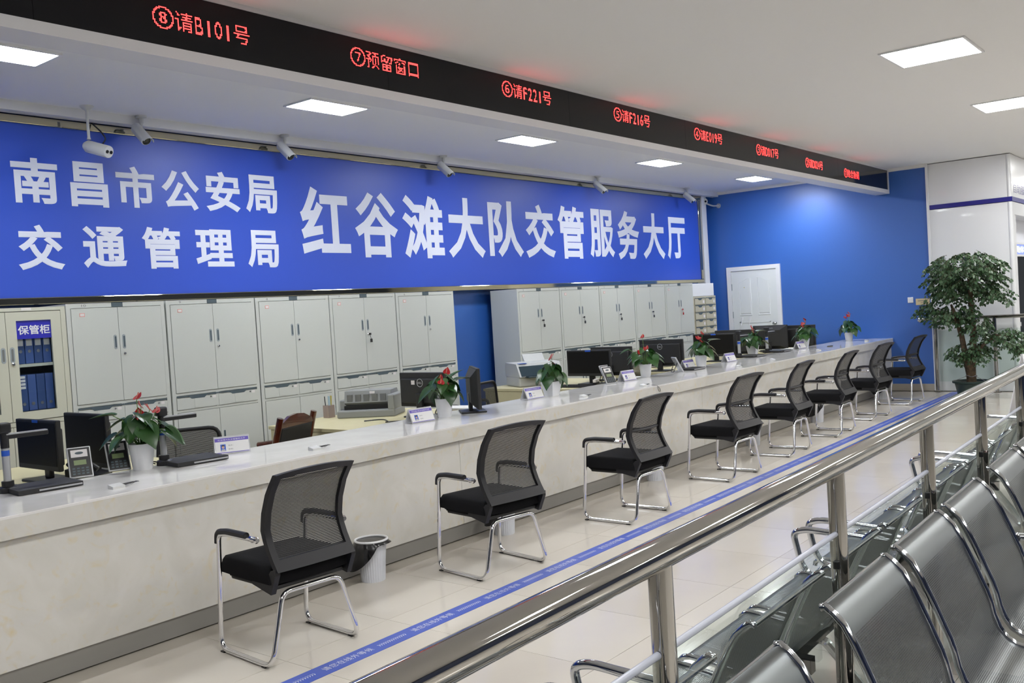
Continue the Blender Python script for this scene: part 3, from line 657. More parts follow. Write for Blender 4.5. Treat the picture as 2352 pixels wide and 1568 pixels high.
monitor(9.98, 5.70, 1.13, MR, 'large black monitor back with ring logo behind the plant with the tall red flower', 'flat', logo='ring', width=.60, h=.32)
monitor(11.35, 5.68, 1.12, MF, 'black monitor facing left in front of the card cabinet', 'flat', sticker='front', width=.60, h=.30)
monitor(12.15, 5.76, 1.13, MR, 'black monitor back between the card cabinet and the white door', 'flat', width=.6, h=.34)
monitor(13.45, 5.80, 1.13, MR, 'black monitor with word logo on its back in front of the white door', 'deep', logo='word', width=.54, h=.36)
monitor(13.62, 5.42, 1.11, MR, 'farthest black monitor back with ring logo against the blue wall', 'flat', logo='ring', width=.50, h=.33)

# ------------------------------------------------------------------ printers, cup, phones and small things on the desks
t = thing('dot_matrix_printer', 'grey dot matrix printer on the pale desk left of the ring-logo monitor', 'printer', (5.60, 6.13, .75), math.radians(-60))
MB().box(-.26, .26, -.15, .19, 0, .065, b=.012).build('lower_body', M_grey, t)
MB().box(-.26, -.20, -.06, .19, .06, .15, b=.01).build('side_cheek', M_grey, t); MB().box(.20, .26, -.15, .19, .06, .19, b=.01).build('side_cheek', M_grey, t)
MB().prism([(-.05, .10), (-.075, .125), (-.05, .225), (.16, .225), (.19, .19), (.19, .065), (-.02, .065)], -.21, .205, 'x').build('upper_body', M_grey, t)
for k in range(5): MB().box(-.185 + k * .075, -.135 + k * .075, -.0745, -.06, .135, .195).build('vent_panel', mat('vent_grey', (.16, .165, .165), .6), t)
MB().box(.02, .065, -.066, -.055, .198, .218).build('badge', M_sticker, t)
MB().box(-.21, .205, -.085, -.03, .066, .10).build('paper_slot', M_black, t)
t = thing('document_printer', 'grey and white printer with dark front on the desk by the blue gap', 'printer', (8.30, 6.38, .75), math.radians(-30))
MB().box(-.26, .26, -.2, .2, .0, .12, b=.02).build('lower_body', M_lightgrey, t)
MB().prism([(-.24, .11), (-.14, .25), (.18, .26), (.2, .22), (.2, .11)], -.26, .26, 'x').build('upper_body', M_lightgrey, t)
MB().prism([(-.243, .12), (-.165, .225), (-.155, .22), (-.232, .115)], -.24, .22, 'x').build('front_cover', mat('dark_teal_plastic', (.02, .04, .055), .25), t)
MB().box(-.19, .17, -.32, -.2, .10, .118, b=.005).build('paper_tray', mat('dark_teal_plastic', (.02, .04, .055), .25), t)
MB().prism([(.12, .25), (.20, .34), (.21, .335), (.14, .25)], -.05, .2, 'x').build('paper_support', M_lightgrey, t)
MB().box(-.23, -.14, -.155, -.1, .252, .256).build('badge', M_bluelab, t)
for (x, y, l) in ((10.62, 6.15, 'small grey passbook printer behind the large ring-logo monitor'),):
    t = thing('passbook_printer', l, 'printer', (x, y, .75), math.radians(-60))
    MB().box(-.2, .2, -.16, .16, 0, .13, b=.02).build('lower_body', M_lightgrey, t)
    MB().prism([(-.12, .12), (-.05, .27), (.08, .29), (.16, .12)], -.17, .17, 'x').build('upper_body', M_camwhite, t)
    MB().box(-.15, .15, -.20, -.10, .05, .08, b=.005).build('paper_tray', M_gap, t)
t = thing('pen_cup', 'reddish clear pen cup left of the dot matrix printer', 'pen cup', (5.40, 6.45, .75))
MB().box(-.036, .036, -.036, .036, 0, .11).build('cup', M_pinkcup, t)
for a, b, m_, r_ in ((-.02, .01, M_black, .004), (.0, -.01, mat('pale_blue_plastic', (.4, .55, .65), .4), .010), (.025, .01, M_yellow, .009)):
    MB().tube([(a, b, .02), (a * 1.6, b, .19)], r_, 8).build('pen', m_, t)
def simple(name, lab, cat, mb, m, loc, rz=0, group=None):
    o = mb.build(name, m); o.location = loc; o.rotation_euler = (0, 0, rz); return tag(o, lab, cat, group)
c = fillet([(5.22, 5.80, .760), (5.30, 5.65, .77), (5.15, 5.4, .758), (5.35, 5.22, .758), (5.42, 5.38, .758), (5.22, 5.55, .758)], .12, 6)
tag(MB().tube(c, .005, 8).build('power_cable', M_black, smooth=True), 'black cable curling on the desk in front of the dot matrix printer', 'cable')
def keyboard(x, y, rz, lab):
    t = thing('keyboard', lab, 'keyboard', (x, y, .75), rz)
    MB().box(-.22, .22, -.07, .07, 0, .018, b=.005).build('keyboard_body', M_black, t)
    mb = MB()
    for i in range(14):
        for j in range(5): mb.box(-.205 + i * .0295, -.182 + i * .0295, -.06 + j * .025, -.04 + j * .025, .018, .023)
    tag(mb.build('keys', M_blackmat, t), kind='stuff')
keyboard(2.35, 5.45, MF + .2, 'black keyboard in front of the far left monitor')
keyboard(8.05, 5.66, MF, 'black keyboard in front of the blue-stickered monitor')
def phone(x, y, rz, lab):
    t = thing('desk_phone', lab, 'telephone', (x, y, .75), rz)
    MB().prism([(-.1, 0), (.1, 0), (.1, .07), (-.1, .025)], -.085, .085, 'x').build('phone_body', M_black, t)
    MB().tube(fillet([(-.06, -.09, .06), (-.06, -.06, .085), (-.06, .06, .115), (-.06, .09, .09)], .03), .017, 10).build('handset', M_black, t, smooth=True)
    MB().box(-.005, .07, .02, .07, .05, .068, T=None).build('display', M_lcd, t)
phone(2.74, 5.50, .6, 'black desk telephone between the two leftmost monitors')
def papers(x, y, rz, n, lab, z=.75):
    t = thing('paper_stack', lab, 'paper', (x, y, z), rz)
    for k in range(n):
        MB().box(-.105, .105, -.148, .148, k * .012, k * .012 + .0115).build('sheet_bundle', M_paper, t).rotation_euler = (0, 0, random.uniform(-.12, .12))
papers(5.95, 5.40, .3, 4, 'white paper stack under the ring-logo monitor beside the printer')
papers(13.25, 5.35, .2, 3, 'white paper stack below the word-logo monitor')
papers(8.78, 5.33, .1, 3, 'pale paper stack behind the fourth name sign')
simple('notebook', 'pale green notebook lying on the leftmost desk', 'notebook', MB().box(-.06, .06, -.04, .04, 0, .04, b=.004), mat('mint_plastic', (.35, .6, .48), .4), (1.95, 5.32, .75), .3)
simple('tape_box', 'small white box beside the far left document camera', 'box', MB().box(-.05, .05, -.03, .03, 0, .05, b=.003), M_paper, (2.08, 5.23, .75), .5)
t = thing('ink_pad', 'round black ink pad with yellow note beside the blue-stickered monitor', 'ink pad', (8.02, 5.22, .75))
MB().lathe([(.07, 0), (.075, .01), (.07, .02)], 20).build('pad_base', M_black, t, smooth=True); MB().box(-.045, .03, -.05, .03, .02, .023).build('note', M_yellow, t)
for k, (x, y, l) in enumerate(((8.00, 5.36, 'first black rubber stamp with white top by the blue-stickered monitor'), (8.09, 5.40, 'second black rubber stamp with white top by the blue-stickered monitor'), (8.28, 5.32, 'third, rightmost black rubber stamp by the blue-stickered monitor'))):
    t = thing('rubber_stamp', l, 'stamp', (x, y, .75), 0, 'rubber stamps on the desk')
    MB().box(-.018, .018, -.018, .018, 0, .055, b=.003).build('stamp_body', M_black, t); MB().box(-.019, .019, -.019, .019, .055, .085, b=.003).build('stamp_top', M_sticker, t)
simple('scanner', 'beige scanner box at the left edge behind the document camera', 'scanner', MB().box(-.2, .2, -.15, .15, 0, .16, b=.02).box(-.18, .18, -.13, .13, .16, .24, b=.02), mat('beige_plastic', (.42, .42, .33), .5), (2.02, 5.95, .75), .2)

# ------------------------------------------------------------------ staff chairs
def task_chair(x, y, rz, lab, zt=.9):
    t = thing('task_chair', lab, 'chair', (x, y, 0), rz, 'black mesh task chairs behind the counter')
    def bk(u, v): return (u * (.23 - .03 * v), .20 + .05 * (1 - v) - .03 * u * u * 0 + .04 * v, .50 + v * (zt - .50))
    ring = fillet([bk(-1, 0), bk(-1, 1), bk(1, 1), bk(1, 0), bk(-1, 0)], [0, .07, .07, .05, 0], 4)
    MB().tube(ring[:-1], .014, 8, closed=True).build('back_frame', M_frame, t, smooth=True)
    vs = []; fs = []; n = 8
    for i in range(n + 1):
        for j in range(n + 1): vs.append(bk(-.97 + 1.94 * i / n, .02 + .95 * j / n))
    for i in range(n):
        for j in range(n): fs.append((i * (n + 1) + j, (i + 1) * (n + 1) + j, (i + 1) * (n + 1) + j + 1, i * (n + 1) + j + 1))
    MB().add(vs, fs).build('back_mesh', M_mesh, t)
    MB().box(-.24, .24, -.24, .22, .42, .49, b=.03).build('seat', M_fabric, t, smooth=True)
    MB().tube([(0, 0, .12), (0, 0, .42)], .025, 12).build('gas_post', M_black, t, smooth=True)
    for k in range(5):
        a = 2 * PI * k / 5; l_ = MB().prism([(0, .10), (.28, .06), (.28, .08), (0, .14)], -.02, .02, 'y', Matrix.Rotation(a, 4, 'Z')); l_.lathe([(.025, -.012), (.025, .012)], 12, Matrix.Rotation(a, 4, 'Z') @ RT((.27, 0, .027), (PI / 2, 0, 0))); l_.build('base_leg', M_black, t)
    for s_ in (-1, 1): MB().tube(fillet([(s_ * .26, .1, .46), (s_ * .28, .1, .66), (s_ * .28, -.15, .66)], .05), .016, 8).build('armrest', M_black, t, smooth=True)
    return t
task_chair(3.80, 6.12, math.radians(150), 'black mesh task chair behind the second document camera', .90)
task_chair(7.28, 6.50, math.radians(190), 'black mesh task chair in front of the blue gap', .87)
task_chair(7.42, 5.72, math.radians(215), 'black mesh task chair behind the third plant, tilted beside the grey printer', .91)
task_chair(9.45, 6.0, math.radians(170), 'black chair between the two ring-logo monitors', .92)
t = thing('wooden_armchair', 'dark red wooden armchair with black leather back behind the counter', 'chair', (4.45, 6.05, 0), math.radians(200))
for s_ in (-1, 1):
    MB().tube(fillet([(s_ * .24, .12, 0), (s_ * .24, .14, .45), (s_ * .24, .27, .90)], .2, 6), .025, 10).build('back_post', M_wood, t, smooth=True)
    MB().tube([(s_ * .24, -.25, 0), (s_ * .24, -.25, .62)], .022, 10).build('front_leg', M_wood, t, smooth=True)
    MB().tube(fillet([(s_ * .25, -.27, .63), (s_ * .25, 0, .66), (s_ * .25, .18, .64)], .1), .024, 10).build('armrest', M_wood, t, smooth=True)
m_ = MB(); pts = [(-.24, .85), (-.2, .86), (-.1, .90), (0, .91), (.1, .90), (.2, .86), (.24, .85), (.24, .82), (-.24, .82)]
MB().prism([(p[0], p[1]) for p in pts], .24, .268, 'y').build('crest_rail', M_wood, t)
MB().box(-.22, .22, .155, .195, .50, .84, T=Matrix.Translation((0, .0, 0)) @ Matrix.Translation((0, .15, .5)) @ Matrix.Rotation(-.22, 4, 'X') @ Matrix.Translation((0, -.15, -.5)), b=.012).build('back_cushion', M_blackmat, t)
MB().box(-.24, .24, -.26, .16, .40, .47, b=.02).build('seat', M_blackmat, t)

# ------------------------------------------------------------------ potted anthuriums
def heart(L, W_, cup, curl):
    rowsN = 7; vs = []; fs = []; half = []
    prof = [(-.16, .30), (-.05, .44), (.10, .50), (.32, .46), (.55, .34), (.80, .15), (1.0, 0)]
    for (t_, w_) in prof:
        y = t_ * L; z = -curl * L * (max(t_, 0)) ** 2
        if w_ == 0: vs.append((0, y, z)); continue
        yy = [y - (.0 if t_ > 0 else .0)]
        for u in (-1, -.5, 0, .5, 1):
            zz = z + cup * W_ * abs(u) * w_
            yv = y if not (t_ < 0 and u == 0) else .0
            vs.append((u * w_ * W_, yv, zz))
    n = len(prof) - 1
    for i in range(n - 1):
        for k in range(4): fs.append((i * 5 + k, i * 5 + k + 1, (i + 1) * 5 + k + 1, (i + 1) * 5 + k))
    for k in range(4): fs.append(((n - 1) * 5 + k, (n - 1) * 5 + k + 1, n * 5))
    return vs, fs
def leaf_mesh(name, L, W_, cup, curl, m):
    vs, fs = heart(L, W_, cup, curl); me = bpy.data.meshes.new(name); me.from_pydata(vs, [], fs); me.materials.append(m)
    for p in me.polygons: p.use_smooth = True
    return me
LEAF = [leaf_mesh('leaf', 1, .95, .18, .25, M_leaf), leaf_mesh('leaf', 1, .80, .30, .12, M_leaf), leaf_mesh('leaf', 1, 1.0, .08, .40, M_leaf)]
SPATHE = leaf_mesh('spathe', 1, 1.0, .12, -.1, M_flower)
def orient(o, loc, d, size, roll=0):
    d = Vector(d).normalized(); s = Vector((0, 0, 1)); x = d.cross(s); x = x.normalized() if x.length > .05 else Vector((1, 0, 0)); z = x.cross(d)
    M = Matrix(((x.x, d.x, z.x), (x.y, d.y, z.y), (x.z, d.z, z.z))) @ Matrix.Rotation(roll, 3, 'Y')
    o.location = loc; o.rotation_euler = M.to_euler(); o.scale = (size,) * 3
def anthurium(x, y, lab, r=.066, h=.135, spread=.17, top=.30, seed=0, nl=15, flowers=((.0, .0),), square=False, z0=.81, specials=()):
    rnd = random.Random(seed)
    t = thing('potted_anthurium', lab, 'plant', (x, y, z0), rnd.uniform(-.3, .3), 'potted anthuriums on the counter')
    if square:
        p = MB(); a, b = r * .66, r
        rg = lambda q, z: [(-q, -q, z), (q, -q, z), (q, q, z), (-q, q, z)]
        p.add(rg(a, 0) + rg(b, h) + rg(b - .006, h) + rg(b - .01, h - .02), [(3, 2, 1, 0)] + [(k * 4 + i, k * 4 + (i + 1) % 4, (k + 1) * 4 + (i + 1) % 4, (k + 1) * 4 + i) for k in range(3) for i in range(4)] + [(12, 13, 14, 15)])
        p.build('pot', M_pot, t)
    else:
        MB().lathe([(r * .70, 0), (r * .74, .004), (r * .99, h - .004), (r, h), (r - .005, h), (r - .01, h - .02), (.0005, h - .02)], 32).build('pot', M_pot, t, smooth=True)
    MB().lathe([(r * .86, h - .03), (r * .86, h - .012), (.01, h - .008)], 20).build('soil', M_soil, t)
    st = MB(); T0 = Vector((0, 0, h - .02))
    nl = int(nl * 1.35)
    for k in range(nl):
        a = 2 * PI * (k * .618 + rnd.uniform(-.08, .08)); lvl = (k + .5) / nl
        rr = spread * (.95 - .75 * lvl ** 1.6) * rnd.uniform(.75, 1.1); zz = h + .01 + (top - .06) * (.15 + .72 * lvl) * rnd.uniform(.85, 1.1)
        P = Vector((rr * math.cos(a) * .75, rr * math.sin(a) * .75, zz)); size = rnd.uniform(.10, .145) * (1 - .15 * lvl)
        mid = T0.lerp(P, .5) + Vector((0, 0, .03)); st.tube([T0 + Vector((.015 * math.cos(a), .015 * math.sin(a), 0)), mid, P], .0028, 5)
        o = link('leaf', LEAF[rnd.randrange(3)], t); droop = rnd.uniform(-.9, -.1) - .3 * (1 - lvl)
        orient(o, P, (math.cos(a + rnd.uniform(-.4, .4)), math.sin(a + rnd.uniform(-.4, .4)), droop), size, rnd.uniform(-.4, .4))
    for (dx, dy, dz, ddx, ddy, ddz, size) in specials:
        P = Vector((dx, dy, h + dz)); st.tube([T0, T0.lerp(P, .5) + Vector((0, 0, .05)), P], .0028, 5)
        orient(link('leaf', LEAF[1], t), P, (ddx, ddy, ddz), size, 0)
    for (a, rr, zz) in flowers:
        P = Vector((rr * math.cos(a), rr * math.sin(a), h + zz)); st.tube([T0, T0.lerp(P, .5), P], .0022, 5)
        o = link('spathe', SPATHE, t); aa = a + rnd.uniform(-1.2, 1.2); aa = rnd.uniform(-3.2, -1.2) + PI; orient(o, P, (math.cos(aa), math.sin(aa), rnd.uniform(.4, 1.2)), rnd.uniform(.048, .066), rnd.uniform(-.7, .7))
        MB().tube([P + Vector((0, 0, .002)), P + Vector((.02 * math.cos(aa), .02 * math.sin(aa), .035))], .0035, 6).build('spadix', M_spadix, o).matrix_parent_inverse = Matrix.Identity(4) if False else o.matrix_basis.inverted()
    st.build('leaf_stalks', M_stalk, t, smooth=True)
    return t
FLW = ((-2.0, .02, .25), (-1.2, .03, .19), (.3, .055, .20), (2.5, .03, .15))
anthurium(2.85, 5.08, 'red anthurium in round white pot between two rating terminals, leftmost plant', .073, .152, .21, .26, 3, 15, ((-2.3, .02, .26), (-1.2, .02, .21), (-.6, .06, .19), (-1.5, .01, .16), (-.3, .09, .17), (-2.4, .03, .13)),
          specials=((-.12, .08, .17, -.8, .4, .05, .13), (-.13, .03, .06, -.8, .1, -.5, .12), (.14, -.06, .07, .6, -.5, -.7, .14)))
anthurium(5.25, 4.92, 'anthurium with one broad upright leaf beside the edge-on monitor', .07, .145, .16, .25, 5, 14, ((-.3, .04, .19), (-2.6, .10, .12), (-2.2, .06, .10), (2.0, .02, .14)), specials=((.12, -.05, .13, .8, -.55, .12, .14), (.08, -.03, .16, .6, -.5, .5, .11)))
anthurium(6.74, 4.99, 'drooping anthurium in a square white pot with dark red flowers', .070, .13, .15, .23, 11, 15, ((-2.4, .04, .20), (-.8, .02, .21), (.2, .04, .13)), square=True)
anthurium(8.54, 5.08, 'wide anthurium with a tall red flower in front of the large monitor back', .068, .135, .20, .24, 13, 15, ((1.0, .04, .28), (-2.6, .06, .14), (-2.0, .04, .16), (-2.9, .09, .12)), specials=((-.15, .08, .16, -.8, .4, -.2, .12),))
anthurium(9.70, 5.03, 'anthurium with light green raised leaves behind the fifth name sign', .07, .14, .18, .24, 17, 15, ((-2.8, .04, .19), (-2.2, .05, .15), (-1.4, .03, .24)), specials=((.14, -.06, .16, .6, -.5, .1, .13),))
anthurium(11.52, 5.22, 'anthurium in a square white pot behind the far document camera', .068, .13, .19, .24, 19, 15, ((-2.6, .05, .21), (-2.0, .03, .17), (.2, .03, .23)), square=True, specials=((-.17, .06, .10, -.7, .4, -.4, .13), (.12, -.05, .18, .8, -.5, .1, .14)))
anthurium(12.90, 5.06, 'anthurium in a square white pot against the last name sign', .066, .13, .19, .26, 23, 15, ((-2.6, .05, .24), (-.9, .03, .26), (.2, .05, .20), (.6, .04, .16)), square=True)
anthurium(14.40, 4.95, 'smallest anthurium alone at the blue wall end of the counter', .066, .13, .16, .26, 29, 15, ((-2.6, .05, .25), (-.9, .03, .28), (.2, .05, .24), (2.0, .04, .22)))

# ------------------------------------------------------------------ name signs
def name_sign(x, y, rz, lab, W_=.215):
    t = thing('name_sign', lab, 'name sign', (x, y, .81), rz, 'name signs on the counter')
    h = .105; d = .045; a = math.atan2(d, h); L = math.hypot(d, h)
    Tf = Matrix.Translation((0, -d, .002)) @ Matrix.Rotation(-a, 4, 'X')
    Tb = Matrix.Translation((0, d, .002)) @ Matrix.Rotation(a, 4, 'X')
    MB().box(-W_ / 2, W_ / 2, -.0015, .0015, 0, L, Tf).box(-W_ / 2, W_ / 2, -.0015, .0015, 0, L, Tb).build('acrylic_stand', M_acryl, t)
    w2 = W_ / 2 - .006
    MB().box(-w2, w2, -.003, -.0018, .006, L - .010, Tf).build('name_card', M_paper, t)
    MB().box(-w2, w2, .0018, .003, .006, L - .010, Tb).build('name_card', M_paper, t)
    MB().box(-w2, w2, -.0036, -.003, L - .034, L - .012, Tf).box(-w2, w2, -.0036, -.003, .006, .010, Tf).build('purple_bands', M_purple, t)
    text_obj('header_lettering', '红谷滩大队交管服务大厅', (-w2 * .82, w2 * .82, L - .029, L - .018), M_whiteprint, t, 0, Tf @ Matrix.Translation((0, -.0039, 0)))
    MB().box(-w2 + .030, -w2 + .062, -.0036, -.003, .018, .062, Tf).build('portrait_photo', M_bluelab, t)
    ph = MB(); cx, cz = -w2 + .046, .044
    ph.add([(cx + .008 * math.cos(k * PI / 6), -.0039, cz + .011 * math.sin(k * PI / 6)) for k in range(12)], [tuple(range(12))], Tf); ph.build('portrait_face', M_skin, t)
    hr = MB(); hr.add([(cx + .0095 * math.cos(k * PI / 8), -.0042, cz + .004 + .011 * math.sin(k * PI / 8)) for k in range(9)] + [(cx - .007, -.0042, cz + .005), (cx + .007, -.0042, cz + .005)], [(0, 1, 2, 3, 4, 5, 6, 7, 8, 9, 10)], Tf); hr.build('portrait_hair', M_black, t)
    MB().prism([(cx - .015, .018), (cx + .015, .018), (cx + .010, .030), (cx - .010, .030)], -.0041, -.0038, 'y', Tf).build('portrait_shirt', M_lightgrey, t)
    text_obj('name_lines', '姓名：', (-w2 + .078, -w2 + .108, .048, .057), M_greyprint, t, 0, Tf @ Matrix.Translation((0, -.0036, 0)))
    text_obj('name_lines', '职务：', (-w2 + .078, -w2 + .108, .024, .033), M_greyprint, t, 0, Tf @ Matrix.Translation((0, -.0036, 0)))
    return t
for x, y, r_, l in ((3.46, 5.09, -28, 'name sign next to the second document camera, leftmost of the row'), (4.96, 4.90, -8, 'name sign in front of the ring-logo monitor near the printer'), (6.48, 5.01, -6, 'name sign left of the square-potted drooping anthurium'),
                     (8.12, 5.05, -4, 'name sign right of the rating terminal with two screens'), (9.50, 5.10, -4, 'name sign behind the flat black pad in front of the large monitor'), (10.50, 5.07, -6, 'name sign between the fifth plant and the far document camera'), (12.71, 5.06, -6, 'name sign touching the square pot near the blue wall')):
    name_sign(x, y, math.radians(r_), l)

# ------------------------------------------------------------------ rating terminals
def terminal(x, y, rz, lab, sc=1):
    t = thing('rating_terminal', lab, 'terminal', (x, y, .81), rz, 'rating terminals on the counter')
    a = math.radians(-28); T = Matrix.Translation((0, 0, .003)) @ Matrix.Rotation(a, 4, 'X')
    MB().box(-.062, .062, -.004, .012, 0, .185, T, b=.005).build('silver_frame', M_silver, t)
    MB().box(-.055, .055, -.006, -.004, .008, .177, T).build('face_plate', M_black, t)
    MB().box(-.043, .043, -.0068, -.006, .122, .166, T).build('card_window', M_sticker, t)
    MB().lathe([(1, 0), (1, .0006)], 18, T @ RT((0, -.0068, .146), (PI / 2, 0, 0)) @ Matrix.Diagonal((.022, .008, 1, 1))).build('card_mark', M_gap, t)
    MB().box(-.032, .032, -.0068, -.006, .075, .104, T).build('display', M_lcd, t)
    kb = MB()
    for i in range(4):
        for j in range(3): kb.box(-.043 + i * .023, -.029 + i * .023, -.0075, -.006, .018 + j * .016, .027 + j * .016, T)
    kb.build('keypad', M_gap, t)
    MB().tube(fillet([(-.04, .06, .12), (-.04, .11, .006), (.04, .11, .006), (.04, .06, .12)], .015), .004, 6).build('stand', M_black, t)
    return t
terminal(2.53, 5.16, -.35, 'silver-framed rating terminal in front of the far left monitor')
terminal(2.76, 5.17, -.30, 'silver-framed rating terminal half hidden behind the leftmost plant pot')
terminal(5.46, 5.06, .95, 'rating terminal peeping out behind the second plant pot')
terminal(7.80, 5.03, -.30, 'rating terminal standing alone beside the fourth name sign')
terminal(8.03, 5.20, -.2, 'rating terminal behind another one, mostly hidden')
terminal(9.14, 4.98, .9, 'rating terminal with blue screen leaning below the large monitor back')

# ------------------------------------------------------------------ document cameras
def doc_cam(x, y, rz, lab, ph=.27):
    t = thing('document_camera', lab, 'document camera', (x, y, .81), rz, 'document cameras on the counter')
    MB().prism([(-.06, .0), (-.06, .26), (.26, .26), (.26, .0), (.06, .0), (.03, -.0)], .003, .026, 'z').build('base_pad', M_blackmat, t)
    MB().box(.04, .255, -.004, .0, .010, .018).build('silver_strip', M_silver, t)
    MB().lathe([(.045, .0), (.045, .026), (.030, .034), (.030, .06)], 20, Matrix.Translation((-.045, .20, 0))).build('pole_socket', M_black, t, smooth=True)
    MB().tube([(-.045, .20, .06), (-.045, .20, ph * .82)], .019, 16).build('pole', M_silver, t, smooth=True)
    MB().tube([(-.045, .20, ph * .66), (-.045, .20, ph * .76)], .0198, 16).build('blue_band', M_bluelab, t, smooth=True)
    MB().tube([(-.045, .20, ph * .80), (-.045, .20, ph + .02)], .021, 16).build('pole_sleeve', M_black, t, smooth=True)
    MB().box(-.075, -.015, .17, .23, ph + .02, ph + .075, b=.01).build('camera_head', M_black, t)
    MB().box(-.06, .17, .182, .218, ph - .012, ph + .012, b=.005).build('arm', M_black, t)
    MB().box(-.05, .165, .180, .220, ph + .010, ph + .016).build('arm_trim', M_silver, t)
    MB().tube(fillet([(-.09, .22, .012), (-.13, .24, .03), (-.12, .30, .03), (-.04, .27, .01)], .03), .004, 6).build('cable', M_black, t, smooth=True)
    return t
doc_cam(2.15, 4.93, -.10, 'document camera at the left edge of the counter', .29)
doc_cam(3.02, 4.89, -.10, 'document camera right of the leftmost plant', .27)
doc_cam(11.15, 5.02, -.10, 'document camera in front of the sixth plant with square pot', .27)
doc_cam(12.02, 5.02, -.05, 'document camera between the sixth plant and the last name sign', .27)
t = thing('signature_pad', 'flat black pad with silver front edge under the fifth name sign', 'signature pad', (9.26, 4.90, .81), -.05)
MB().box(0, .26, 0, .17, .002, .024, b=.004).build('pad_body', M_black, t); MB().box(.02, .25, -.002, .001, .008, .016).build('silver_strip', M_silver, t); MB().box(.03, .23, .03, .14, .024, .0255).build('writing_surface', M_blackgloss, t)
tag(MB().box(13.05, 13.15, 4.75, 4.80, .81, .822, b=.004).build('phone_puck', M_black), 'small black object on the counter near the last name sign', 'device')

# ------------------------------------------------------------------ tethered pens
def pen(x, y, rz, lab, hang=False):
    t = thing('tethered_pen', lab, 'pen', (x, y, .81), rz, 'tethered pens on the counter edge')
    MB().prism([(-.022, 0), (.022, 0), (.022, .022), (-.022, .012)], -.035, .035, 'x').build('pen_base', M_camwhite, t)
    MB().tube([(.035, 0, .012), (.10, .012, .012), (.14, .016, .010)], [.006, .004, .0015], 8).build('pen_body', M_black, t, smooth=True)
    pts = [(.03 + .012 * k, .02 + .008 * math.sin(k * 1.6), .008 + .006 * math.cos(k * 1.6)) for k in range(9)] + [(.145, .018, .008)]
    MB().tube(pts, .0016, 5).build('coil_cord', M_cord, t)
    return t
pen(2.44, 4.62, .10, 'white pen base with black pen on the counter edge, leftmost'); pen(3.72, 4.60, .05, 'white pen base with pen above the first visitor chair\'s back'); pen(6.66, 4.59, .0, 'white pen lying below the square-potted anthurium')
pen(7.58, 4.54, .0, 'white pen with cord hanging over the counter front edge'); pen(9.68, 4.56, .05, 'pen and cord on the counter edge under the fifth plant'); pen(10.65, 4.58, .05, 'pen and cord on the counter below the sixth name sign')
pen(12.2, 4.60, .0, 'pen and cord on the counter below the last name sign'); pen(14.2, 4.62, .05, 'pen and cord by the blue wall end of the counter')
tag(MB().tube(fillet([(7.66, 4.50, .815), (7.66, 4.435, .812), (7.665, 4.432, .76), (7.70, 4.432, .745), (7.70, 4.432, .775), (7.67, 4.434, .80)], .015), .0025, 6).build('hanging_cord', M_cord, smooth=True), 'loop of thin cord hanging over the counter front', 'cord')

# ------------------------------------------------------------------ bins
def bin_(x, y, lab, bag=True, full=True):
    t = thing('waste_bin', lab, 'bin', (x, y, 0), 0, 'white waste bins in front of the counter')
    mb = MB(); seg = 64; pr = [(.072, 0), (.080, .12), (.092, .245)]
    vs = []
    for r, z in pr:
        for k in range(seg):
            q = r + (.0018 if k % 2 else 0); vs.append((q * math.cos(2 * PI * k / seg), q * math.sin(2 * PI * k / seg), z))
    fs = [(i * seg + k, i * seg + (k + 1) % seg, (i + 1) * seg + (k + 1) % seg, (i + 1) * seg + k) for i in range(2) for k in range(seg)] + [tuple(range(seg))[::-1]]
    mb.add(vs, fs).build('bin_body', M_binwhite, t)
    ring = [(.098 * math.cos(2 * PI * k / 32), .098 * math.sin(2 * PI * k / 32), .25) for k in range(32)]
    MB().tube(ring, .007, 8, closed=True).build('rim', M_pot, t, smooth=True)
    rnd = random.Random(int(x * 100)); mb = MB(); seg = 40; vs = []; zs = [.248, .20, .14, .075]
    for a in range(4):
        for k in range(seg):
            th = 2 * PI * k / seg; dep = .10 + .90 * max(0, math.cos(th - 2.7)) ** .8 ; r = .1005 + .012 * a * .5 + rnd.uniform(-.004, .005) * (a > 0) + .006 * math.sin(th * 5) * (a / 3) + (.022 if (a and math.cos(th - 2.7) > .5) else 0)
            vs.append((r * math.cos(th), r * math.sin(th), .246 - (.246 - zs[a]) * dep))
    mb.add(vs, [(i * seg + k, i * seg + (k + 1) % seg, (i + 1) * seg + (k + 1) % seg, (i + 1) * seg + k) for i in range(3) for k in range(seg)])
    ins = [(.09, .246), (.085, .20), (.07, .15), (.02, .14)]
    mb.lathe(ins, 24); mb.build('bin_bag', M_bag, t, smooth=True)
    return t
bin_(3.86, 4.30, 'white ribbed bin with black bag right behind the nearest visitor chair')
bin_(5.13, 4.295, 'white bin under the second visitor chair'); bin_(7.28, 4.295, 'white bin under the third visitor chair'); bin_(9.36, 4.295, 'white bin behind the fourth visitor chair')
bin_(11.22, 4.295, 'white bin with black bag flap between the fifth and sixth visitor chairs'); bin_(13.75, 4.30, 'white bin in front of the counter near the blue wall')

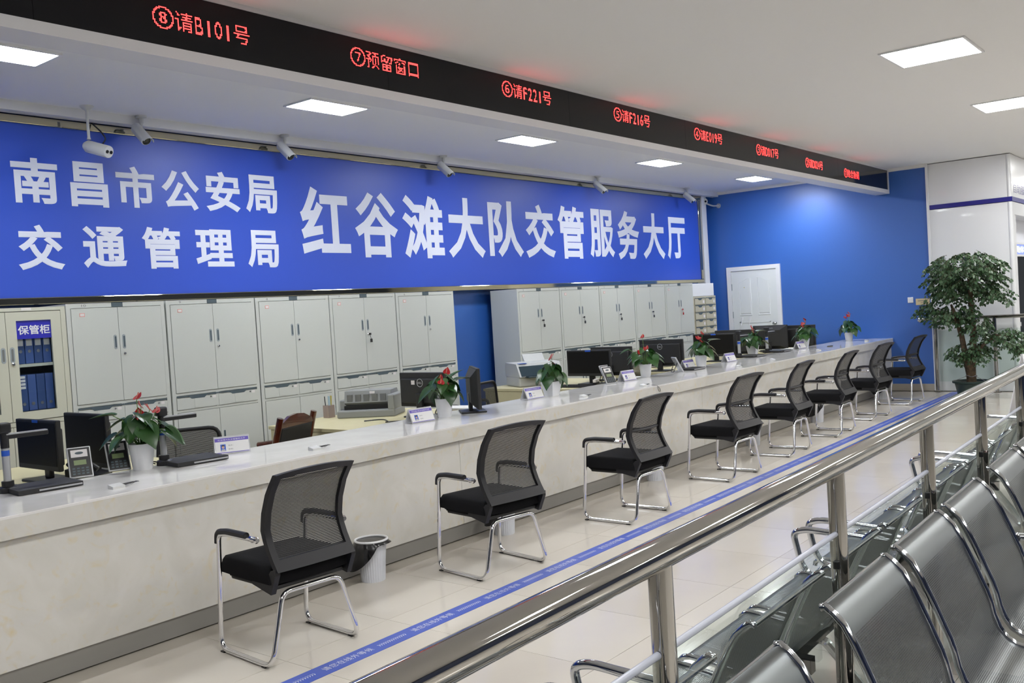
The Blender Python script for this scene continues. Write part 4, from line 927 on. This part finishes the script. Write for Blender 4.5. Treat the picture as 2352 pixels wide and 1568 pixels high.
# ------------------------------------------------------------------ visitor chairs
def visitor_chair():
    t = thing('visitor_chair', '', 'chair', (0, 0, 0), 0, 'black mesh visitor chairs along the counter')
    L = [(.245, -.135, .600), (.252, .10, .600), (.252, .185, .590), (.252, .235, .013), (.252, -.220, .013), (.165, -.205, .340)]
    R = [(-x, y, z) for x, y, z in L[::-1]]
    rad = [0, .02, .07, .07, .07, .05, .05, .07, .07, .07, .02, 0]
    MB().tube(fillet(L + R, rad, 6), .0125, 12).build('tube_frame', M_chrome, t, smooth=True, ang=1.2)
    for s in (-1, 1):
        pth = fillet([(s * .252, -.07, .612), (s * .252, .10, .612), (s * .252, .192, .600), (s * .252, .198, .545)], [0, .02, .055, 0], 6)
        MB().tube(pth, .0165, 10).build('arm_pad', M_frame, t, smooth=True)
        MB().tube([(s * .252, -.165, .600), (s * .252, -.155, .600), (s * .252, -.145, .600), (s * .252, -.12, .600)], [.010, .016, .010, .015], 12).build('arm_knob', M_chrome, t, smooth=True)
        MB().box(s * .252 - .012, s * .252 + .012, .195, .225, 0, .006).build('foot_pad', M_black, t)
        MB().box(s * .252 - .012, s * .252 + .012, -.17, -.14, 0, .006).build('foot_pad', M_black, t)
    # seat cushion
    n = 12; top = []; vs = []; fs = []
    def sp(u, v):  # u across, v front to back
        e = min(1, (1 - abs(u)) / .10) ; g = min(1, (1 - abs(v)) / .10); q = math.sqrt(max(0, 1 - (1 - e) ** 2)) * math.sqrt(max(0, 1 - (1 - g) ** 2))
        wd = .240 - .012 * (v > .3) * (v - .3); return (u * wd, .005 + v * .225, .395 + .078 * q - .014 * max(0, -v) * (1 - u * u))
    CL = [-1, -.985, -.95, -.90, -.7, -.4, 0, .4, .7, .90, .95, .985, 1]
    for i in range(n + 1):
        for j in range(n + 1): vs.append(sp(CL[i], CL[j]))
    k0 = len(vs)
    for i in range(n + 1):
        for j in range(n + 1):
            u, v = CL[i], CL[j]; e = 1 - .10 * max(abs(u), abs(v)) ** 6
            vs.append((u * .235 * e, .005 + v * .22 * e, .395 - .042 * (1 - max(abs(u), abs(v)) ** 8)))
    ix = lambda i, j, b=0: b + i * (n + 1) + j
    for i in range(n):
        for j in range(n):
            fs.append((ix(i, j), ix(i + 1, j), ix(i + 1, j + 1), ix(i, j + 1))); fs.append((ix(i, j, k0), ix(i, j + 1, k0), ix(i + 1, j + 1, k0), ix(i + 1, j, k0)))
    for i in range(n):
        fs += [(ix(i, 0), ix(i, 0, k0), ix(i + 1, 0, k0), ix(i + 1, 0)), (ix(i, n), ix(i + 1, n), ix(i + 1, n, k0), ix(i, n, k0)), (ix(0, i), ix(0, i + 1), ix(0, i + 1, k0), ix(0, i, k0)), (ix(n, i), ix(n, i, k0), ix(n, i + 1, k0), ix(n, i + 1))]
    MB().add(vs, fs).build('seat', M_fabric, t, smooth=True, ang=1.2)
    MB().box(-.20, .20, -.2, .19, .355, .378, b=.01).build('seat_pan', M_blackmat, t)
    # curved back: side profile (v 0..1 bottom to top)
    prof = [(0, -.245, .455), (.10, -.215, .50), (.25, -.175, .57), (.38, -.155, .64), (.55, -.170, .72), (.75, -.215, .82), (1, -.285, .91)]
    def pv(v):
        for a, b in zip(prof, prof[1:]):
            if v <= b[0] + 1e-9:
                q = (v - a[0]) / (b[0] - a[0]); return a[1] + (b[1] - a[1]) * q, a[2] + (b[2] - a[2]) * q
        return prof[-1][1:]
    def S(u, v, d=0):
        y, z = pv(v); W = .228 - .004 * abs(v - .4); y -= .028 * (1 - u * u) * (.3 + .7 * v); z += .018 * (1 - u * u) * v
        return (u * W, y - d, z)
    NU, NV = 12, 14; us = [-1, -.86] + [-.86 + 1.72 * k / 8 for k in range(1, 8)] + [.86, 1]; vvs = [0, .11] + [.11 + .805 * k / 9 for k in range(1, 9)] + [.925, 1]
    vs = []; fs = []; th = .028; nu, nv = len(us), len(vvs)
    for d in (0, th):
        for u in us:
            for v in vvs:
                x, y, z = S(u, v, d); k = 1.0 if d == 0 else .985
                vs.append((x * k, y, z))
    id_ = lambda i, j, l: l * nu * nv + i * nv + j
    solid = lambda i, j: 0 <= i < nu - 1 and 0 <= j < nv - 1 and (i in (0, nu - 2) or j in (0, nv - 2))
    for i in range(nu - 1):
        for j in range(nv - 1):
            if not solid(i, j): continue
            fs.append((id_(i, j, 0), id_(i + 1, j, 0), id_(i + 1, j + 1, 0), id_(i, j + 1, 0))); fs.append((id_(i, j, 1), id_(i, j + 1, 1), id_(i + 1, j + 1, 1), id_(i + 1, j, 1)))
            for (di, dj, a, b) in ((-1, 0, (i, j), (i, j + 1)), (1, 0, (i + 1, j), (i + 1, j + 1)), (0, -1, (i, j), (i + 1, j)), (0, 1, (i, j + 1), (i + 1, j + 1))):
                if not solid(i + di, j + dj): fs.append((id_(*a, 0), id_(*b, 0), id_(*b, 1), id_(*a, 1)))
    MB().add(vs, fs).build('back_frame', M_frame, t, smooth=True, ang=.7)
    for s in (-1, 1):   # hook-shaped brackets under the seat
        MB().prism([(-.262, .470), (-.262, .44), (-.215, .345), (-.06, .375), (-.06, .40), (-.17, .405), (-.225, .46)], s * .205, s * .232, 'x').build('back_bracket', M_frame, t)
    vs = []; fs = []
    for i in range(9):
        for j in range(11): vs.append(S(-.87 + 1.74 * i / 8, .10 + .83 * j / 10, .008))
    for i in range(8):
        for j in range(10): fs.append((i * 11 + j, (i + 1) * 11 + j, (i + 1) * 11 + j + 1, i * 11 + j + 1))
    MB().add(vs, fs).build('back_mesh', M_mesh, t, smooth=True)
    return t
vc = visitor_chair()
cpos = [(2.865, 3.825, -4, 'nearest black visitor chair with open mesh back, beside the ribbed bin'), (4.42, 3.80, -9, 'second black visitor chair from the near end of the counter'), (5.975, 3.765, -1, 'third black visitor chair from the near end of the counter'),
        (7.665, 3.79, -3, 'fourth black visitor chair from the near end of the counter'), (8.99, 3.82, 2, 'fifth black visitor chair, fourth from the blue wall'), (10.34, 3.83, 2, 'sixth black visitor chair, third from the blue wall'),
        (11.73, 3.87, -4, 'seventh black visitor chair, second from the blue wall'), (13.31, 3.90, -3, 'farthest black visitor chair, right against the blue wall')]
for k, (x, y, r_, l) in enumerate(cpos):
    if k: dup(vc, (x, y, 0), math.radians(r_), l)
for s in (0,):
    pass
x, y, r_, l = cpos[0]; vc.location = (x, y, 0); vc.rotation_euler = (0, 0, math.radians(r_)); vc['label'] = l
lum = []
for k, r in enumerate([o for o in COL.objects if o.name.startswith('visitor_chair')]):
    if k in (2, 3, 4, 5, 6, 7): lum.append(r)
for r in lum:
    MB().tube([(-.205, -.168, .665), (0, -.205, .668), (.205, -.168, .665)], .012, 8).build('lumbar_bar', M_frame, r, smooth=True)

# ------------------------------------------------------------------ floor tape
tp = thing('floor_tape', 'blue waiting-line tape with pale characters stuck along the floor', 'tape', (2.0, 3.402, 0), math.atan2(.13, 12.7))
MB().box(-1.2, 12.72, -.058, .058, .0005, .0018).build('tape_strip', M_tape, tp)
vs_t, fs_t = glyphs('请您在线外等候', .0, 1.1); lo = min(v.x for v in vs_t); hi = max(v.x for v in vs_t)
me_t = bpy.data.meshes.new('tape_lettering'); me_t.from_pydata([((v.x - lo) / (hi - lo) * .305, (v.y - .33) * .047, .0023) for v in vs_t], [], fs_t); me_t.materials.append(M_tapetext)
ar = MB()
for k in range(14):
    a = k * .0136; ar.add([(a, -.012, .0023), (a + .005, -.012, .0023), (a + .011, 0, .0023), (a + .005, .012, .0023), (a, .012, .0023), (a + .006, 0, .0023)], [(0, 1, 2, 5), (5, 2, 3, 4)])
o = ar.build('tape_chevrons', M_tapetext, tp); me_a = o.data; o.location = (-1.036 + .347, 0, 0)
for k in range(23):
    o = link('tape_lettering', me_t, tp); o.location = (-1.036 + .585 * k, 0, 0)
    if k: o = link('tape_chevrons', me_a, tp); o.location = (-1.036 + .347 + .585 * k, 0, 0)

# ------------------------------------------------------------------ railing
A = .0225
def ry(x): return .905 + A * x
rl = thing('handrail', 'polished steel handrail with round posts and low glass panels', 'railing')
ZR = 1.102; RR = .032
MB().tube([(-1.0, ry(-1.0), ZR), (9.5, ry(9.5), ZR)], RR, 32).build('top_rail', M_rail, rl, smooth=True, ang=1.2)
px = [-.55, .55, 1.593, 2.638, 3.656, 4.61, 5.64, 6.65, 7.66, 8.67]
for k, x in enumerate(px):
    MB().tube([(x, ry(x), 0), (x, ry(x), ZR - .02)], .0250, 24).build('post', M_rail, rl, smooth=True, ang=1.2)
    MB().lathe([(.055, 0), (.055, .008), (.028, .014)], 24, Matrix.Translation((x, ry(x), 0))).build('base_flange', M_rail, rl, smooth=True)
    if k:
        a, b = px[k - 1] + .022, x - .022
        g = MB().box(a, b, -.005, .005, .12, .905, Matrix.Translation((0, ry(a) - 0, 0)) @ Matrix.Translation((a, 0, 0)) @ Matrix.Rotation(math.atan(A), 4, 'Z') @ Matrix.Translation((-a, 0, 0))).build('glass_panel', M_glass, rl)
        MB().tube([(a + .004, ry(a), .908), (b - .004, ry(b), .908)], .0078, 12).build('panel_edge_trim', M_cap, rl, smooth=True)
        for z in (.82, .22): MB().box(b - .012, b + .005, -.009, .009, z - .012, z + .012, Matrix.Translation((0, ry(b), 0)), b=.003).build('glass_clamp', M_black, rl); MB().box(a - .005, a + .012, -.009, .009, z - .012, z + .012, Matrix.Translation((0, ry(a), 0)), b=.003).build('glass_clamp', M_black, rl)
# far railing by the tree
fr = thing('far_railing', 'steel railing with glass in front of the white wall, behind the tree', 'railing')
MB().tube([(14.78, 3.97, 1.08), (14.78, 1.2, 1.08)], .027, 16).build('top_rail', M_rail, fr, smooth=True, ang=1.2)
MB().lathe([(.001, -.055), (.03, -.046), (.05, -.022), (.055, 0), (.05, .022), (.03, .046), (.001, .055)], 20, Matrix.Translation((14.78, 4.0, 1.08))).build('end_ball', M_chrome, fr, smooth=True)
for y in (3.80, 3.0, 2.2, 1.3):
    MB().tube([(14.78, y, .0), (14.78, y, 1.07)], .027, 16).build('post', M_rail, fr, smooth=True, ang=1.2)
    MB().lathe([(.06, 0), (.06, .012), (.03, .02)], 20, Matrix.Translation((14.78, y, 0))).build('base_flange', M_rail, fr, smooth=True)
for a, b in ((3.76, 3.04), (2.96, 2.24), (2.16, 1.34)):
    MB().box(14.776, 14.786, b, a, .15, .91).build('glass_panel', M_glass, fr)
# wall switch and plate
t = thing('light_switch', 'square white switch on the blue wall above the chairs', 'switch', (XW, 4.155, 1.378)); MB().box(-.012, 0, -.04, .04, -.042, .042, b=.004).build('switch_plate', M_white, t); MB().box(-.016, -.011, -.022, .022, -.028, .028, b=.003).build('rocker', M_white, t)
t = thing('socket_plate', 'beige label plate on the blue wall beside the white switch', 'sign plate', (XW, 3.98, 1.345)); MB().box(-.006, 0, -.1, .1, -.048, .048, b=.003).build('plate', mat('beige_plate', (.6, .5, .3), .5), t)
MB().box(-.008, -.006, -.07, .07, .01, .02).box(-.008, -.006, -.06, .03, -.02, -.012).build('plate_print', M_greyprint, t)
# white A-board
t = thing('display_board', 'white slanted board standing beyond the railing near the tree', 'board', (11.7, 1.72, 0), math.radians(38))
MB().prism([(-.35, 0), (-.33, 0), (-.02, .78), (-.04, .78)], -.45, .45, 'y').build('front_board', M_white, t); MB().prism([(.33, 0), (.35, 0), (-.01, .78), (-.03, .78)], -.45, .45, 'y').build('rear_board', M_white, t)

# ------------------------------------------------------------------ steel waiting benches
SP = [(0, .818), (.012, .822), (.030, .808), (.055, .782), (.080, .735), (.098, .695), (.115, .655), (.133, .61), (.150, .57), (.162, .53), (.170, .49), (.185, .45), (.205, .42), (.235, .40), (.27, .392), (.33, .396), (.40, .405), (.46, .413), (.50, .418), (.525, .412), (.542, .395), (.545, .38)]
def shell_mesh(zs):
    W = .50; P = [(p[0], p[1] * zs) for p in SP]
    fine = []
    for a, b in zip(P, P[1:]): fine.append(a)
    fine.append(P[-1]); arc = [0]
    for a, b in zip(fine, fine[1:]): arc.append(arc[-1] + math.hypot(b[0] - a[0], b[1] - a[1]))
    vs = []; fs = []; uv = []
    for p, s_ in zip(fine, arc):
        for u in (0, 1): vs.append((-W / 2 + u * W, p[0], p[1])); uv.append((.01 + u * W, s_))
    for i in range(len(fine) - 1): fs.append((2 * i, 2 * i + 1, 2 * i + 3, 2 * i + 2))
    me = bpy.data.meshes.new('seat_shell'); me.from_pydata(vs, [], fs); l = me.uv_layers.new(name='UVMap')
    for pl in me.polygons:
        pl.use_smooth = True
        for li in pl.loop_indices: l.data[li].uv = uv[me.loops[li].vertex_index]
    me.materials.append(M_perf); return me
def bench(zs, pitch, lab, loc, rz):
    t = thing('waiting_bench', lab, 'bench', loc, rz, 'perforated steel waiting benches'); me = shell_mesh(zs)
    for k in (-1, 0, 1):
        o = link('seat_shell', me, t); o.location = (k * pitch, 0, 0)
        for s in (-1, 1):
            P = [(s * .256, p[0], p[1] * zs) for p in SP]
            e = MB().tube(P, .0105, 10).build('side_rim', M_steel, o, smooth=True, ang=1.2)
        MB().tube([(-.256, .0, .818 * zs), (.256, .0, .818 * zs)], .006, 8).build('top_rim', M_steel, o, smooth=True)
        MB().box(-.02, .02, .17, .50, .375 * zs - .045, .385 * zs).build('seat_bracket', M_blackmat, o)
    L = pitch + .27
    MB().box(-L, L, .27, .33, .30 * zs, .36 * zs, b=.006).build('beam', M_blackmat, t)
    for s in (-1, 1):
        x = s * pitch * .72
        MB().tube(fillet([(x, .02, .02), (x, .10, .05), (x, .30, .31 * zs), (x, .48, .05), (x, .58, .02)], .06), .019, 10).build('leg', M_steel, t, smooth=True)
        X = s * (pitch + .285)
        MB().tube(fillet([(X, .14, .60 * zs), (X, .50, .62 * zs), (X, .56, .60 * zs), (X, .52, .40 * zs), (X, .30, .34 * zs)], [0, .05, .06, .08, 0], 6), .0145, 12).build('armrest', M_steel, t, smooth=True, ang=1.2)
        MB().tube([(X - s * .03, .14, .60 * zs), (X + s * .0, .14, .60 * zs)], .016, 12).build('arm_socket', M_steel, t, smooth=True)
    return t
ang = math.atan(.02)
def fy(x): return .873 + .02 * (x - 2.24)
for x, l in ((1.08, 'near steel bench facing away from the counter, cut by the bottom edge'), (3.115, 'steel bench facing away from the counter with three seats in view, right foreground'), (5.12, 'steel bench facing away from the counter at the right edge of the photo'), (7.1, 'far steel bench facing away from the counter, hidden past the right edge')):
    bench(1.0, .615, l, (x, fy(x), 0), PI + ang)
def by(x): return 1.045 + .0225 * (x - 2.4)
for x, l in ((1.14, 'near steel bench behind the glass with its arm loops showing at the bottom'), (3.07, 'middle steel bench seen through the glass panels facing the counter'), (5.0, 'farther steel bench behind the glass with a round arm loop'), (6.95, 'farthest steel bench behind the glass, small at the right edge')):
    bench(.915, .585, l, (x, by(x), 0), ang)

# ------------------------------------------------------------------ tree
rnd = random.Random(42)
TX, TY = 14.05, 3.17
tr = thing('potted_tree', 'tall leafy potted tree in a dark pot before the white wall', 'tree', (TX, TY, 0))
MB().lathe([(.17, 0), (.175, .01), (.215, .20), (.245, .21), (.245, .235), (.225, .235), (.21, .20)], 32).build('pot', M_darkpot, tr, smooth=True)
MB().lathe([(.205, .18), (.205, .205), (.01, .215)], 24).build('soil', M_soil, tr)
MB().tube([(0, 0, .2), (0, 0, .30), (.0, .01, .42), (0, .02, .52)], [.065, .062, .07, .085], 14).build('trunk', M_bark, tr, smooth=True)
MB().tube([(0, -.01, .47), (.0, -.04, .62), (0, -.05, .9), (0, -.04, 1.3), (0, -.02, 1.7)], [.05, .045, .04, .035, .02], 10).build('stem', M_bark, tr, smooth=True)
MB().tube([(0, .03, .47), (0, .07, .62), (0, .10, .85), (.0, .16, 1.10), (0, .22, 1.3)], [.045, .04, .035, .03, .015], 10).build('stem', M_bark, tr, smooth=True)
MB().tube([(0, -.03, .5), (0, -.16, .72), (.0, -.34, .85), (0, -.5, .85)], [.03, .022, .018, .01], 8).build('stem', M_bark, tr, smooth=True)
mb = MB(); tw = MB()
def leaflet(P, d, s):
    d = d.normalized(); x = d.cross(Vector((0, 0, 1))); x = x.normalized() if x.length > .05 else Vector((1, 0, 0)); x = (Matrix.Rotation(rnd.uniform(-1.2, 1.2), 3, d) @ x); n = x.cross(d)
    mb.add([P, P + d * s * .3 + x * s * .27 + n * s * .05, P + d * s * .68 + x * s * .24, P + d * s - n * s * .06, P + d * s * .68 - x * s * .24, P + d * s * .3 - x * s * .27 + n * s * .05], [(0, 1, 5), (1, 2, 4, 5), (2, 3, 4)])
blobs = [((0, .03, 1.86), (.48, .56, .17), 105), ((0, .02, 1.68), (.46, .54, .17), 100), ((0, .08, 1.50), (.38, .42, .15), 55), ((0, .22, 1.45), (.30, .32, .2), 34), ((0, .48, 1.28), (.16, .18, .10), 14), ((0, .27, 1.14), (.30, .28, .15), 40), ((0, .08, 1.20), (.22, .2, .2), 20), ((0, -.33, 1.42), (.26, .24, .14), 26), ((.0, -.12, 1.02), (.24, .22, .14), 18),
         ((0, -.48, .80), (.22, .24, .16), 32), ((0, -.20, .86), (.2, .2, .14), 16), ((0, .10, .62), (.2, .2, .16), 26), ((0, -.10, .64), (.18, .2, .15), 22), ((0, -.62, .66), (.12, .10, .12), 9), ((0, .62, 1.22), (.08, .08, .05), 4)]
for (c, r, n) in blobs:
    c = Vector(c)
    for _ in range(int(n * 1.4)):
        while True:
            q = Vector((rnd.uniform(-1, 1), rnd.uniform(-1, 1), rnd.uniform(-.6, 1)))
            if .25 < q.length < 1: break
        P = c + Vector((q.x * r[0], q.y * r[1], q.z * r[2])); out = Vector((q.x, q.y, 0)); out = out.normalized() if out.length > .01 else Vector((1, 0, 0))
        dirn = (out + Vector((rnd.uniform(-.5, .5), rnd.uniform(-.5, .5), rnd.uniform(-.25, .15)))).normalized(); Lt = rnd.uniform(.10, .17); prev = P.copy(); B = P - dirn * Lt * .6
        tip = [B + dirn * Lt * k / 4 + Vector((0, 0, -.10 * (k / 4) ** 2 * Lt * 5)) for k in range(5)]
        tw.tube(tip, .0022, 4, caps=False)
        for k in range(1, 5):
            for s in (-1, 1):
                sd = dirn.cross(Vector((0, 0, 1))) * s; leaflet(tip[k], sd * .8 + dirn * .5 + Vector((0, 0, rnd.uniform(-1.5, -.3))), rnd.uniform(.045, .064))
        leaflet(tip[4], dirn + Vector((0, 0, -.9)), .06)
tag(mb.build('foliage', M_tree, tr), kind='stuff'); tag(tw.build('twigs', M_bark, tr), kind='stuff')
MB().tube([(.07 * math.cos(2 * PI * k / 20), .07 * math.sin(2 * PI * k / 20), .30 + .01 * math.sin(k)) for k in range(20)], .005, 6, closed=True).tube([(-.06, .05, .30), (-.1, .21, .235)], .003, 5).tube([(-.05, -.06, .30), (-.1, -.2, .235)], .003, 5).build('support_wire', M_cord, tr)

bpy.data.objects.remove(_fo)
